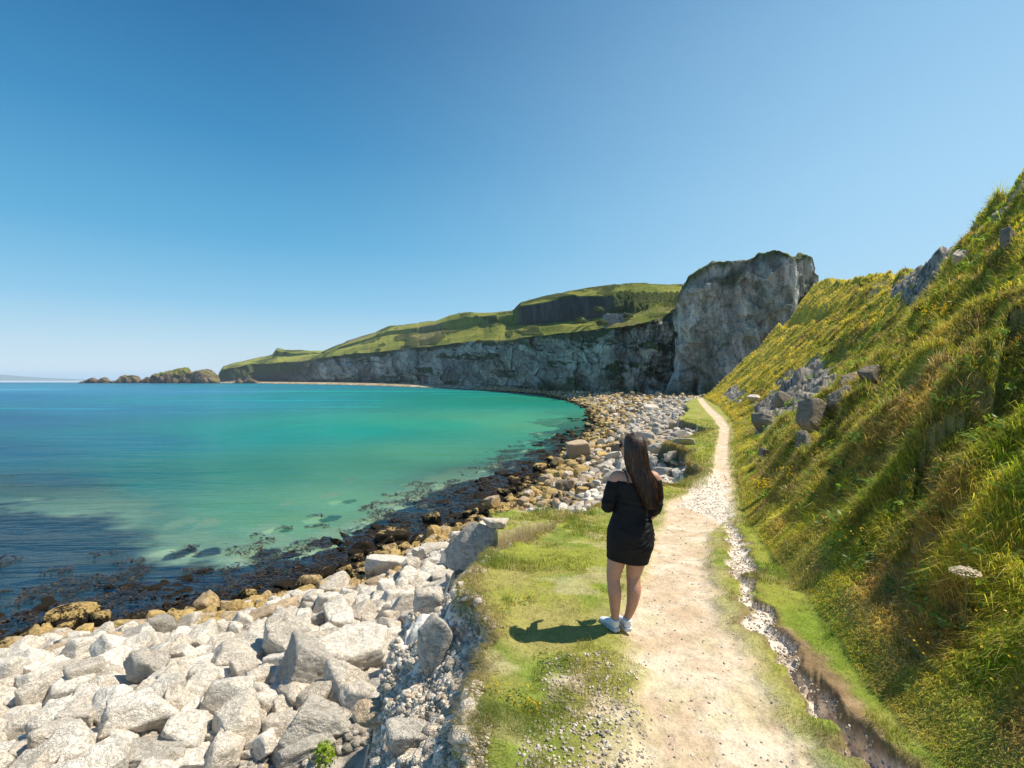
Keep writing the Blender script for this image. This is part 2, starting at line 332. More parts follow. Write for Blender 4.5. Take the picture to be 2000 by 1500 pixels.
def ground_color(x, y, z, M, nz):
    r = M['r']; u = M['u']; de = M['de']; on = M['on']; ds = M['ds']
    C = turf_color(x, y, u, M['t'], r)
    n1 = fbm(x*3, y*3, 4, 91); n2 = fbm(x*9, y*9, 3, 93); n3 = fbm(x*.6, y*.6, 3, 95)
    # bare worn patches of the ledge
    bare = ss(-.1, .3, sdf(BARE, x, y)+n1*.35)*(ss(-.15, .25, n1+.5*n2))
    worn = ss(.30, .55, fbm(x*1.3+5, y*1.3, 4, 97)+.2*n2)*.6*(u < 0)
    sand = mix((.55, .415, .285), (.70, .575, .44), ss(-.5, .5, n1+.6*n2)); sand = mix(sand, (.50, .36, .22), ss(.2, .7, n3+.3*n2)*.45)
    C = mix(C, sand, np.clip(bare*.75+worn*.5, 0, 1)*on)
    verge = ss(-.35, .05, sdf(PATH, x, y)+n1*.2)*on*(u < .1)
    C = mix(C, mix(sand, C, .5), verge*.45)
    patch = ss(.33, .5, fbm(x*1.7+2, y*1.7, 3, 99)+.35*n2)*.5
    C = mix(C, sand, M['pm']*(1-patch*.55))
    rub = ss(-.15, .15, sdf(RUBBLE, x, y)+n1*.2)*on
    C = mix(C, mix((.70, .62, .53), (.45, .36, .27), ss(0, .6, n2)), rub)
    soil = ss(-.06, .06, sdf(SOIL, x, y)+n2*.06)*on
    C = mix(C, mix((.27, .17, .10), (.42, .29, .18), ss(-.3, .5, n2+n1)), soil*.9)
    chalk = mix((.76, .66, .56), (.50, .39, .30), ss(.0, .5, n2))
    gf = ss(.04, -.02, M['ge'])*ss(.2, .6, M['gm']); side = ss(.13, .02, np.abs(M['ge']))*on*(y < 20)*(y > 0)
    C = mix(C, (.20, .125, .07), side*.7*ss(-.1, .3, n1+.2))
    C = mix(C, chalk, gf)
    # broken edge: chalk rubble and brown earth
    out = M['out']
    edge = mix((.84, .77, .68), (.62, .55, .48), ss(-.3, .4, n1+.3*n2))
    earth = mix((.20, .145, .09), (.12, .105, .045), ss(-.2, .4, n3+.4*n1))
    ec = mix(edge, earth, ss(-.12, .18, fbm(x*.9+3, y*.9, 3, 101)+.15*n2-.55*ss(1.0, .3, out)*ss(11, 8, y)+.30*ss(8, 12, y)+.10*ss(.9, 2.2, out)))
    C = mix(C, ec, ss(-.02, .03, out)*(~on))
    lipc = ss(.10, .0, de)*on*ss(-.2, .2, n1)
    C = mix(C, (.30, .25, .17), lipc*.7)
    # beach
    bc = mix((.40, .36, .31), (.26, .23, .20), ss(-.3, .5, n1+.3*n2))  # base colour kept dark to paint in shadow gaps between the rocks
    bc = mix((.16, .11, .05), bc, ss(.8, 1.7, z+n1*.35))
    bc = mix((.020, .016, .012), bc, ss(.25, .9, z+n1*.25))
    farb = ss(110, 170, r)
    bc = mix(bc, mix((.30, .22, .12), (.55, .47, .36), ss(-.2, .5, fbm(x*.25, y*.12, 3, 103))), farb*ss(.1, .6, z))
    bc = mix(bc, (.60, .60, .58), ss(240, 265, r)*ss(3.3, 3.9, z+.5*n3)*.9)
    C = mix(C, bc, (M['beach'] & (ds > -1.5)).astype(float))
    # seabed
    wd = sdf(WEED, x+fbm(x*.5, y*.5, 4, 105)*1.2*np.clip(r/30, .5, 5), y+fbm(x*.5+7, y*.5, 4, 106)*1.2*np.clip(r/30, .5, 5))
    ww = .25+.10*np.clip(-ds-4, 0, 12); wm = ss(-ww, ww, wd)
    for bx, by, br in BLOB:
        wm = np.maximum(wm, ss(1.15, .85, np.hypot((x-bx)/br, (y-by)/(br*1.7))+.45*fbm(x*1.5, y*1.5, 3, 107)))
    sea = mix((.50, .53, .34), (.012, .028, .034), wm*.995)
    sea = mix(sea, (.035, .05, .03), ss(-.5, -.1, ds))
    C = mix(C, sea, ss(-.2, -.9, ds))
    M['wm'] = wm
    # bare rock on the hillside
    rock = mix((.11, .10, .085), (.36, .325, .28), ss(-.25, .3, n2+n1*.5))
    hr = M['rockm'] if 'rockm' in M else 0
    C = mix(C, rock, hr)
    return C

def hill_rock(x, y, M):
    """bare rock bands in the hillside, by plan position (measured)"""
    t, y_ = M['t'], y
    n = fbm(x*.5, y*.35, 4, 111)
    a = np.exp(-((y-42)/17.)**2)*ss(.06, .14, t)*ss(.62, .40, t)*(1.0+.5*ridged(x*.25-y*.1, y*.12, 3, 113))
    b = ss(.78, .88, t)*ss(1.06, .98, t)*ss(24, 34, y)*ss(75, 50, y)*.85
    c = ss(.80, .86, t)*ss(.985, .93, t)*np.exp(-((y-16.5)/4.)**2)*.8
    d = ss(.04, .09, t)*ss(.22, .14, t)*np.exp(-((y-80)/14.)**2)*.9
    return ss(.42, .56, np.maximum(np.maximum(a, b), np.maximum(c, d))+n*.42-.10)*M['on']

NR, NC = 1150, 1300
az = np.radians(np.linspace(-60, 57, NC)); rr = np.exp(np.linspace(math.log(1.0), math.log(1900), NR))
R_, A_ = np.meshgrid(rr, az, indexing='ij'); GX = (R_*np.sin(A_)).ravel(); GY = (R_*np.cos(A_)).ravel()
GX0, GY0 = GX.copy(), GY.copy()
GZ, GM = ground(GX, GY)
GM['rockm'] = hill_rock(GX, GY, GM)
rkd = (ridged(GX*.7+GZ*.4, GY*.5, 4, 121)-.4)*.5+(worley(GX*.9+GZ*.5, GY*.6, 9)[2]-.5)*.5+(worley(GX*2+GZ, GY*1.5, 10)[2]-.5)*.28
GZ = GZ+ss(.1, 1, GM['rockm'])*rkd*.55*np.clip(GM['r']/30, .4, 1.2)
GC = ground_color(GX, GY, GZ, GM, None)
# distance fade of noise contrast is left to the renderer
m = NT('ground_earth'); ca = m.attr().outputs['Color']; p = m.pos()
f1 = m.noise(45, 5, .7, p); f2 = m.noise(9, 5, .65, p); f3 = m.noise(1.2, 4, .6, p)
fm = m.ramp(m.math('MULTIPLY_ADD', f1, .5, m.math('MULTIPLY', f2, .5)), [(.30, .52), (.5, .98), (.70, 1.32)])
col = m.mixc(1, ca, fm, 'MULTIPLY')
vor = m.n('ShaderNodeTexVoronoi', feature='F1'); vor.inputs['Scale'].default_value = 28; m.l(p, vor.inputs['Vector'])
b1 = m.bump(f1, .45, .02); b2 = m.bump(f2, .5, .06, b1)
M_GROUND = m.done(m.pbsdf(col, .95, b2, .1))
FC = grid_faces(NR, NC)[:, ::-1]
ctr = FC[:, 0]
on = GM['on'][ctr]; u_ = GM['u'][ctr]; pmc = GM['pm'][ctr]; dsc = GM['ds'][ctr]; tc = GM['t'][ctr]
cls = np.where(dsc < -.1, 0, np.where(~on, 1, np.where((pmc > .5), 2, np.where(u_ > .15, 3, 4))))
for k, nm in enumerate(['seabed', 'beach', 'path', 'hillside', 'grass_ledge']):
    f = FC[cls == k]
    used = np.unique(f); rem = np.zeros(len(GX), np.int64); rem[used] = np.arange(len(used))
    me = np_mesh(nm, np.stack([GX, GY, GZ], -1)[used], rem[f], GC[used], True, M_GROUND)
    tag(link(nm, me), kind='structure')

def G(x, y):
    """height of the finished ground at scattered points, read from the grid"""
    x = np.asarray(x, float); y = np.asarray(y, float); r = np.hypot(x, y); a = np.arctan2(x, y)
    fi = np.clip((np.log(np.maximum(r, 1.0)))/math.log(1900)*(NR-1), 0, NR-1.001); fj = np.clip((a-az[0])/(az[-1]-az[0])*(NC-1), 0, NC-1.001)
    i = fi.astype(int); j = fj.astype(int); di = fi-i; dj = fj-j; Z = GZ.reshape(NR, NC)
    return (Z[i, j]*(1-di)+Z[i+1, j]*di)*(1-dj)+(Z[i, j+1]*(1-di)+Z[i+1, j+1]*di)*dj
def Gattr(arr, x, y):
    r = np.hypot(x, y); a = np.arctan2(x, y)
    i = np.clip(np.round(np.log(np.maximum(r, 1.0))/math.log(1900)*(NR-1)), 0, NR-1).astype(int); j = np.clip(np.round((a-az[0])/(az[-1]-az[0])*(NC-1)), 0, NC-1).astype(int)
    return arr.reshape(NR, NC, *arr.shape[1:])[i, j]
def hit(px, py, dmin=1.5, dmax=600):
    """where the line of sight through a pixel of the photograph meets the ground"""
    d = np.exp(np.linspace(math.log(dmin), math.log(dmax), 3000)); x = (px-CX)/F*d; z = CZ-(py-HY)/F*d
    g = np.maximum(G(x, d), -.25); k = np.nonzero(z < g)[0]
    k = k[0] if len(k) else 2999
    return x[k], d[k], float(g[k])
# ------------------------------------------------------------------ sea
wr = np.exp(np.linspace(math.log(8), math.log(29000), 700)); wa = np.radians(np.linspace(-62, 40, 620))
R2, A2 = np.meshgrid(wr, wa, indexing='ij'); wx = (R2*np.sin(A2)).ravel(); wy = (R2*np.cos(A2)).ravel()
CT = [((-60, 744), (36, 96, 142)), ((300, 746), (40, 100, 150)), ((-40, 775), (42, 112, 160)), ((0, 760), (70, 135, 178)), ((300, 765), (58, 130, 172)), ((600, 752), (20, 125, 150)), ((0, 820), (24, 92, 132)), ((200, 800), (36, 115, 152)), ((400, 785), (40, 132, 160)), ((250, 860), (22, 112, 136)),
      ((0, 880), (16, 88, 118)), ((550, 780), (14, 138, 150)), ((700, 770), (8, 136, 138)), ((850, 772), (0, 128, 116)), ((950, 785), (12, 138, 116)), ((1000, 780), (28, 135, 105)), ((500, 850), (12, 140, 135)), ((700, 840), (14, 148, 134)), ((850, 830), (50, 155, 128)),
      ((980, 820), (85, 158, 124)), ((1050, 830), (96, 158, 120)), ((300, 940), (20, 118, 116)), ((500, 930), (44, 140, 118)), ((700, 920), (84, 160, 128)), ((850, 890), (100, 165, 128)), ((500, 1000), (60, 142, 108)), ((650, 980), (104, 162, 122)), ((560, 1030), (104, 158, 112)), ((100, 950), (14, 75, 100)), ((200, 1000), (12, 62, 84)),
      ((0, 1050), (10, 40, 66)), ((300, 1080), (20, 76, 70)), ((0, 1150), (12, 30, 50)), ((500, 1100), (14, 24, 40)), ((700, 1060), (14, 28, 44)), ((880, 1000), (16, 44, 66)), ((980, 930), (22, 58, 84)), ((900, 945), (30, 74, 92)), ((300, 1120), (14, 26, 42))]
ppx = CX+F*wx/np.maximum(wy, .5); ppy = HY+F*8/np.maximum(wy, .5)
num = np.zeros((len(wx), 3)); den = np.zeros(len(wx))
ly = lambda v: 900*np.log(np.maximum(v-HY, .3)/400+.02)
for (a, b), c in CT:
    w_ = 1/(((ppx-a)*.9)**2+(ly(ppy)-ly(b))**2+900)**1.6
    num += w_[:, None]*np.array(lin(*c)); den += w_
WC = num/den[:, None]
wdn = -sdf(SEA, wx, wy)
gz = ground(np.where(wy > 0, wx, 0), np.maximum(wy, 1), False)
r2 = np.hypot(wx, wy)
slick = ss(.25, .6, fbm(wx*.004*0+ppx*.002, ly(ppy)*.02, 4, 131))*ss(60, 250, r2)
WC = WC*(1+.5*slick[:, None]*np.array([1.2, .9, .6]))
WC = WC*.80*np.array([.72, 1.0, .92])*(1+.12*fbm(wx*.12, wy*.05, 4, 133)[:, None])
depth = np.clip(-gz, 0, 30)
body = 1-np.exp(-depth*.38)                 # how much of the light comes back from the water itself
body = np.maximum(body, ss(20, 75, r2)*.9)
body = np.where(gz > -.05, 0, body)
wm_ = Gattr(GM['wm'], np.clip(wx, -1500, 1e9), np.maximum(wy, 1)) if True else 0
body = np.clip(body*(1-.80*wm_*.95*ss(150, 70, r2)), 0, 1)
m = NT('sea_water'); ca = m.attr(); p = m.pos(); ba = m.attr('body').outputs['Fac']
tint = m.mixc(ba, (.86, .95, .93), (.45, .85, .75))
tr = m.n('ShaderNodeBsdfTransparent'); m.l(tint, tr.inputs[0])
df = m.n('ShaderNodeBsdfDiffuse'); m.l(ca.outputs['Color'], df.inputs[0])
mx = m.n('ShaderNodeMixShader'); m.l(ba, mx.inputs[0]); m.l(tr.outputs[0], mx.inputs[1]); m.l(df.outputs[0], mx.inputs[2])
rp = m.n('ShaderNodeMapping'); rp.inputs['Rotation'].default_value = (0, 0, math.radians(-14)); rp.inputs['Scale'].default_value = (.55, 1.9, 1); m.l(p, rp.inputs[0])
n1 = m.noise(1.3, 3, .5, rp.outputs[0], .6)
rp2 = m.n('ShaderNodeMapping'); rp2.inputs['Rotation'].default_value = (0, 0, math.radians(12)); rp2.inputs['Scale'].default_value = (.08, .30, 1); m.l(p, rp2.inputs[0])
n2 = m.noise(1, 4, .6, rp2.outputs[0], .5)
b = m.bump(n1, .8, .2); b = m.bump(n2, .9, 1.0, b)
gl = m.n('ShaderNodeBsdfGlossy'); gl.inputs['Roughness'].default_value = .16; m.l(b, gl.inputs['Normal']); gl.inputs[0].default_value = (.9, .95, 1, 1)
fr = m.n('ShaderNodeFresnel'); fr.inputs[0].default_value = 1.33; m.l(b, fr.inputs['Normal'])
frc = m.math('MINIMUM', m.math('MULTIPLY', fr.outputs[0], .42), .24)
mg = m.n('ShaderNodeMixShader'); m.l(frc, mg.inputs[0]); m.l(mx.outputs[0], mg.inputs[1]); m.l(gl.outputs[0], mg.inputs[2])
M_SEA = m.done(mg.outputs[0])
wf = grid_faces(700, 620)[:, ::-1]
keep = (wdn[wf].min(1) < 6)
wf = wf[keep]; used = np.unique(wf); rem = np.zeros(len(wx), np.int64); rem[used] = np.arange(len(used))
tag(link('sea', np_mesh('sea', np.stack([wx, wy, 0*wx], -1)[used], rem[wf], WC[used], True, M_SEA, {'body': body[used]})), kind='structure')
# ------------------------------------------------------------------ cliffs and hills
m = NT('cliff_stone'); ca = m.attr().outputs['Color']; p = m.pos()
v1 = m.mapv(p, (.5, .5, .14)); s1 = m.noise(.55, 6, .65, v1); s2 = m.noise(.5, 6, .7, p); s3 = m.noise(2.2, 4, .7, p)
cc = m.ramp(m.math('MULTIPLY_ADD', s1, .5, m.math('MULTIPLY', s3, .5)), [(.34, .42), (.48, .92), (.66, 1.45)])
col = m.mixc(1, ca, cc, 'MULTIPLY')
vo = m.n('ShaderNodeTexVoronoi', feature='DISTANCE_TO_EDGE'); vo.inputs['Scale'].default_value = .13
mp = m.n('ShaderNodeMapping'); mp.inputs['Rotation'].default_value = (.25, .35, .3); mp.inputs['Scale'].default_value = (1, 1, .5); wv_ = m.n('ShaderNodeTexNoise'); wv_.inputs['Scale'].default_value = .2; m.l(p, wv_.inputs['Vector']); va = m.n('ShaderNodeVectorMath', operation='MULTIPLY_ADD'); m.l(wv_.outputs['Color'], va.inputs[0]); va.inputs[1].default_value = (9, 9, 9); m.l(p, va.inputs[2]); m.l(va.outputs[0], mp.inputs[0]); m.l(mp.outputs[0], vo.inputs['Vector'])
crk = m.ramp(vo.outputs[0], [(0, .45), (.035, 1)])
col = m.mixc(.4, col, crk, 'MULTIPLY')
for rot_, sc_, wd_, am_ in (((.2, .45, .3), (.22, .22, .07), .010, .8), ((.0, -.75, .2), (.30, .30, .10), .009, .65), ((.1, .1, 0), (.8, .8, .22), .014, .6)):
    mq = m.n('ShaderNodeMapping'); mq.inputs['Rotation'].default_value = rot_; mq.inputs['Scale'].default_value = sc_; m.l(p, mq.inputs[0])
    ln = m.ramp(m.math('ABSOLUTE', m.math('SUBTRACT', m.noise(1, 5, .6, mq.outputs[0], .6), .5)), [(0, .30), (wd_, 1)]); col = m.mixc(am_, col, ln, 'MULTIPLY')
b = m.bump(s1, .8, 1.2); b = m.bump(s3, .7, .35, b); b = m.bump(ln, .6, .5, b)
M_CLIFF = m.done(m.pbsdf(col, .92, b, .1))
m = NT('hill_turf'); ca = m.attr().outputs['Color']; p = m.pos(); a1 = m.noise(.12, 6, .7, p); a2 = m.noise(.6, 5, .7, p)
col = m.mixc(1, ca, m.ramp(m.math('MULTIPLY_ADD', a1, .5, m.math('MULTIPLY', a2, .5)), [(.33, .4), (.5, .95), (.66, 1.35)]), 'MULTIPLY')
M_HILL = m.done(m.pbsdf(col, .95, m.bump(a2, 1, 2.2, m.bump(a1, .8, 4)), .1))

def face_color(s, z, ztop, zbase, seed, sc=1.):
    """grey limestone with pale and rusty stains and dark ivy"""
    n = fbm(s*.10*sc, z*.022*sc, 4, seed); n2 = fbm(s*.22*sc+z*.05, z*.09*sc, 4, seed+3); n3 = fbm(s*.05*sc, z*.08*sc, 3, seed+6)
    C = mix((.20, .19, .175), (.40, .38, .345), ss(-.4, .4, n+n2*.5))
    C = mix(C, (.25, .185, .145), ss(.1, .5, n3+.4*n2)*.55)
    C = mix(C, (.50, .49, .46), ss(.12, .5, fbm(s*.16*sc+9, z*.02*sc, 3, seed+8)+.2*n2)*.6)
    k = (z-zbase)/np.maximum(ztop-zbase, 1)
    iv = fbm(s*.07*sc+3, z*.05*sc, 4, seed+9)+.55*fbm(s*.3*sc, z*.2*sc, 3, seed+11)
    ivm = np.maximum(ss(.16, .36, iv+.0), np.maximum(ss(.84, .96, k+.16*iv), ss(.42, .10, k)*ss(-.30, .05, iv)))
    return mix(C, (.045, .065, .022), ivm*.92), ivm

# --- long cliff: columns (pixel column, distance of foot) and measured rows
TB = [(424, 1530, 742, 742, 742, 742, 742), (428, 1500, 733, 732, 731, 731, 730), (436, 1480, 722, 720, 719, 718.5, 718), (460, 1440, 716, 714, 713, 712, 711), (500, 1370, 711, 708, 706, 704, 703), (532, 1300, 709, 703, 700, 697, 695), (541, 1280, 708, 700, 696, 686, 683),
      (580, 1190, 706, 698, 694, 689, 686), (630, 1090, 699, 694, 691, 689, 688), (645, 1060, 697, 691, 688, 685, 683), (680, 985, 691, 684, 680, 674, 669), (720, 890, 688, 676, 668, 662, 656), (760, 790, 684, 670, 655, 647, 641), (800, 695, 681, 668, 652, 642, 637),
      (850, 605, 676, 662, 645, 635, 631), (880, 555, 672, 658, 640, 626, 620), (910, 505, 668, 654, 636, 620, 614), (960, 425, 664, 650, 632, 620, 615), (1002, 370, 663, 646, 634, 616, 612), (1016, 355, 661, 645, 635, 600, 598), (1060, 312, 655, 640, 632, 592, 585),
      (1100, 270, 650, 636, 629, 583, 577), (1150, 228, 645, 631, 624, 579, 569), (1200, 196, 640, 626, 620, 581, 563), (1240, 186, 633, 622, 614, 588, 560), (1280, 182, 624, 617, 605, 592, 560), (1330, 180, 612, 606, 600, 590, 562), (1380, 182, 608, 604, 600, 592, 566), (1430, 186, 606, 603, 600, 594, 575)]
T = np.array(TB, float)
ncol = 1100
q = np.linspace(0, 1, ncol)
# column spacing equal in picture width, with local widening
cpx = np.interp(q, np.linspace(0, 1, 200), np.interp(np.linspace(0, 1, 200), [0, 1], [424, 1430]))
base_d = np.interp(cpx, T[:, 0], T[:, 1])
spur = fbm(cpx*.02, cpx*0, 4, 141)*.035*base_d*ss(430, 470, cpx)
base_d = base_d+spur
rows_py = [np.interp(cpx, T[:, 0], T[:, k]) for k in range(2, 7)]
rows_py[0] = rows_py[0]+fbm(cpx*.045, cpx*0+3, 4, 143)*2.5
dk = [base_d*1.03+3, base_d*1.10+8, base_d*1.22+20, base_d*1.22+28, base_d*1.42+60]
zk = [CZ+(HY-rp)*d/F for rp, d in zip(rows_py, dk)]
s_m = np.concatenate([[0], np.cumsum(np.hypot(np.diff((cpx-CX)/F*base_d), np.diff(base_d)))])
nf = 150
tv = np.linspace(0, 1, nf)
zb0 = -1.5
Zf = zb0+(zk[0][None]-zb0)*tv[:, None]
Sf = np.broadcast_to((cpx*.85)[None], Zf.shape)
lean = base_d[None]+(dk[0]-base_d)[None]*(tv[:, None]**1.4)
Zp = Zf*np.clip(880/base_d[None], .6, 4); wq = fbm(Sf*.03, Zp*.04, 3, 150)*18
bx = fbm(Sf*.018, Zp*.010, 5, 151)*13+(ridged((Sf+wq)*.028, (Zp+wq)*.022, 4, 153)-.5)*6+fbm(Sf*.12, Zp*.09, 4, 155)*2.2
wA = worley((Sf+wq)*.05, (Zp-wq)*.035, 3); wB = worley((Sf+wq*.5)*.12, (Zp+Sf*.3)*.08, 4)
bx = bx+(wA[2]-.5)*4.5+(wB[2]-.5)*2.6
gul = ss(.62, .9, ridged((Sf+wq)*.012+3, Zp*.016+Sf*.003, 2, 157))*6*(.3+.7*tv[:, None])
bx = (bx-gul)*ss(0, .04, 1-tv[:, None]*.999)*np.clip(base_d[None]/350, .6, 2.2)*.8
talus = -18*ss(.22, .0, tv[:, None])*ss(-.1, .4, fbm(Sf*.02, Sf*0, 3, 159))*np.clip(base_d[None]/400, .5, 2)
D = lean-bx+talus
Xf = (cpx[None]-CX)/F*D
zpx = 1.5*np.clip(880/base_d[None], .6, 4)
colf, ivm = face_color(Sf*.42, Zf*zpx, zk[0][None]*zpx, zb0*zpx, 161, 1.)
tone = (.78+.44*wA[2])*(.85+.3*wB[2]); crk_ = ss(.0, .10, np.minimum(worley((Sf+wq*.5)*.12, (Zp+Sf*.3)*.08, 4)[1]-wB[0], (wA[1]-wA[0])*1.3)); colf = colf*(tone*(.45+.55*crk_))[..., None]*np.array([1.22, 1.17, 1.08])
# far tip is dark basalt
colf = mix(colf, (.06, .055, .045), (ss(640, 560, cpx)[None]*.85*np.ones_like(Zf)))
# hillside streaks of grass on the far tip
gt = ss(.15, .4, fbm(Sf*.006, Zf*.02, 3, 163)+.3*ss(.2, .8, tv[:, None]))*ss(640, 560, cpx)[None]*.8
colf = mix(colf, (.10, .12, .03), gt)
me = np_mesh('cliff', np.stack([Xf, D, Zf], -1).reshape(-1, 3), grid_faces(nf, ncol), colf.reshape(-1, 3), True, M_CLIFF)
tag(link('cliff', me), kind='structure')
# plateau
ns = [26, 40, 16, 40]; Xs, Ys, Zs, Cs = [], [], [], []
for seg in range(4):
    for i in range(ns[seg]+(seg == 3)):
        t = i/ns[seg]; d = dk[seg]*(1-t)+dk[seg+1]*t
        tz = t if seg != 2 else t**.6
        z = zk[seg]*(1-tz)+zk[seg+1]*tz
        if seg == 3: z = zk[3]+(zk[4]-zk[3])*math.sin(t*math.pi/2)
        x = (cpx-CX)/F*d
        rel = ss(0, 3, seg+t)*(.25+.75*min(1, (seg+t)))*(1-.8*(seg+t > 3.8))
        sc_ = np.clip(base_d/500, .4, 2)
        nz = fbm(x*.025/sc_, d*.012/sc_, 5, 171)*3.0*sc_*(1-.6*(seg == 3)*t)*min(1, (seg+t)*2)
        q_ = ss(1005, 1018, cpx)*ss(1250, 1180, cpx)
        g = mix((.33, .33, .065), (.19, .22, .04), ss(-.3, .3, fbm(x*.03/sc_, d*.012/sc_, 4, 173)))
        g = mix(g, (.28, .22, .11), ss(.15, .4, fbm(x*.02/sc_+7, d*.01/sc_, 4, 175))*.7)
        dk_ = .95*ss(.10, .26, fbm(x*.05/sc_+2, d*.02/sc_, 4, 177)); g = mix(g, (.055, .075, .022), dk_*.85)
        nz = nz+dk_*1.2*sc_
        if seg == 2: g = mix(g, mix((.075, .07, .065), (.12, .11, .10), ss(-.3, .3, fbm(x*.4, d*0+z*.05, 3, 179))), q_); nz = nz*(1-q_)+q_*fbm(x*.3, z*.1, 3, 181)*.6
        bush = ss(1180, 1215, cpx)*(seg == 2 or (seg == 3 and t < .25))*1.
        g = mix(g, (.05, .075, .022), bush*.85); nz = nz+bush*np.abs(fbm(x*.35, d*.35, 3, 183))*2.6
        mound = np.exp(-((cpx-1278)/30.)**2)*np.exp(-((seg+t-1.7)/.6)**2); nz = nz+mound*1.2; g = mix(g, (.17, .20, .04), mound)
        Xs.append(x); Ys.append(d); Zs.append(z+nz*min(1, (seg+t)*6)); Cs.append(g)
# behind the skyline
for k in range(1, 5):
    d = dk[4]*(1+.12*k); Xs.append((cpx-CX)/F*d); Ys.append(d); Zs.append(Zs[len(Zs)-k]*1-3*k*np.clip(base_d/500, .4, 2)); Cs.append(Cs[-1])
me = np_mesh('hills', np.stack([np.array(Xs), np.array(Ys), np.array(Zs)], -1).reshape(-1, 3), grid_faces(len(Xs), ncol), np.array(Cs).reshape(-1, 3), True, M_HILL)
tag(link('hills', me), kind='structure')

# --- headland that juts out on the right
HP = [(1352, 250, 556), (1346, 215, 550), (1336, 190, 556), (1325, 176, 600), (1319, 171, 612), (1330, 168, 575), (1343, 167, 545), (1365, 166, 530), (1390, 165, 514), (1420, 163, 509), (1450, 161, 508), (1480, 159, 499), (1500, 157, 494), (1520, 155, 489),
      (1538, 154, 499), (1547, 154, 507), (1553, 158, 502), (1562, 159, 498), (1579, 160, 503), (1583, 160, 522), (1590, 161, 537), (1594, 163, 548), (1600, 172, 556), (1606, 190, 565), (1612, 230, 580)]
P = np.array(HP, float)
seg = np.concatenate([[0], np.cumsum(np.hypot(np.diff((P[:, 0]-CX)/F*P[:, 1]), np.diff(P[:, 1])))])
nh = 620; s = np.linspace(0, seg[-1], nh)
hx = np.interp(s, seg, (P[:, 0]-CX)/F*P[:, 1]); hy = np.interp(s, seg, P[:, 1]); hp = CX+F*hx/hy
zt_ = CZ+(HY-np.interp(s, seg, P[:, 2]))*hy/F+fbm(s*.35, s*0, 4, 191)*.9
nv = 300; tv = np.linspace(0, 1, nv)[:, None]
Z = -1+(zt_[None]+1)*tv; S = np.broadcast_to(s[None], Z.shape)
tx = np.gradient(hx, s); ty = np.gradient(hy, s); L = np.hypot(tx, ty); k_ = np.ones(25)/25
nx = np.convolve(np.pad(ty/L, 12, 'edge'), k_, 'valid'); ny = np.convolve(np.pad(-tx/L, 12, 'edge'), k_, 'valid')
Sd = S+Z*.28
dsp = fbm(S*.05, Z*.03, 4, 193)*2.6+(worley(Sd*.12, Z*.075-S*.02, 11)[2]-.5)*2.4+(worley(Sd*.33, Z*.2-S*.07, 12)[2]-.5)*1.7+(ridged(Sd*.10, Z*.02, 4, 195)-.5)*1.8+fbm(S*.6, Z*.4, 3, 197)*.4
led = ss(.35, .75, ridged(Z*.045-S*.012, S*.012, 2, 199)); dsp = dsp+led*1.0
dsp = dsp+ss(.4, 0, tv)*2.2
dsp = dsp*ss(1.0, .985, tv)
cave = np.exp(-((hp[None]-1358)/4.)**2)*ss(.24, .14, tv)*6; dsp = dsp-cave
X = hx[None]+nx[None]*dsp; Y = hy[None]+ny[None]*dsp
C, _ = face_color(S*1.2, Z*1.2, zt_[None]*1.2, -1, 201, 1.6)
k2 = (Z+1)/(zt_[None]+1)
C = C*1.25*(.80+.40*worley(Sd*.12, Z*.075-S*.02, 11)[2]+.0)[..., None]*(.84+.32*worley(Sd*.33, Z*.2-S*.07, 12)[2])[..., None]
lv = ss(.42, .62, ridged(Z*.05-S*.016+fbm(S*.1, Z*.1, 2, 209)*.3, S*.02, 3, 208))*ss(-.1, .25, fbm(S*.12, Z*.12, 3, 210))
C = mix(C, mix((.48, .48, .46), (.26, .245, .23), ss(-.3, .4, fbm(Sd*.5, Z*.07, 4, 203))), .55*ss(.05, .25, k2)*ss(.99, .93, k2))
C = mix(C, (.05, .06, .025), lv*.85*ss(.98, .9, k2))
# cap
caps = [(X[-1], Y[-1], Z[-1], C[-1])]
cx_ = np.interp(hp, [1319, 1600], [32+.0*1, 32]); 
for i in range(1, 26):
    t = i/25; jx = hx+(2+18*t)*.35*t; d2 = hy+34*t*ss(0, 1, t)**.3
    xx = (hp-CX)/F*d2; zz = zt_*(1-.05*t)+fbm(xx*.15, d2*.15, 4, 205)*1.3*min(1, i/3)+.5*min(1, i/2)
    g = mix((.20, .22, .045), (.10, .12, .03), ss(-.3, .3, fbm(xx*.2, d2*.2, 3, 207)))
    caps.append((xx, d2, zz-4*max(0, t-.5), g))
V = np.concatenate([np.stack([X, Y, Z], -1).reshape(-1, 3)]+[np.stack(c[:3], -1) for c in caps[1:]])
CC = np.concatenate([C.reshape(-1, 3)]+[c[3] for c in caps[1:]])
me = np_mesh('headland_cliff', V, grid_faces(nv+25, nh), CC, True, M_CLIFF)
tag(link('headland', me), kind='structure')

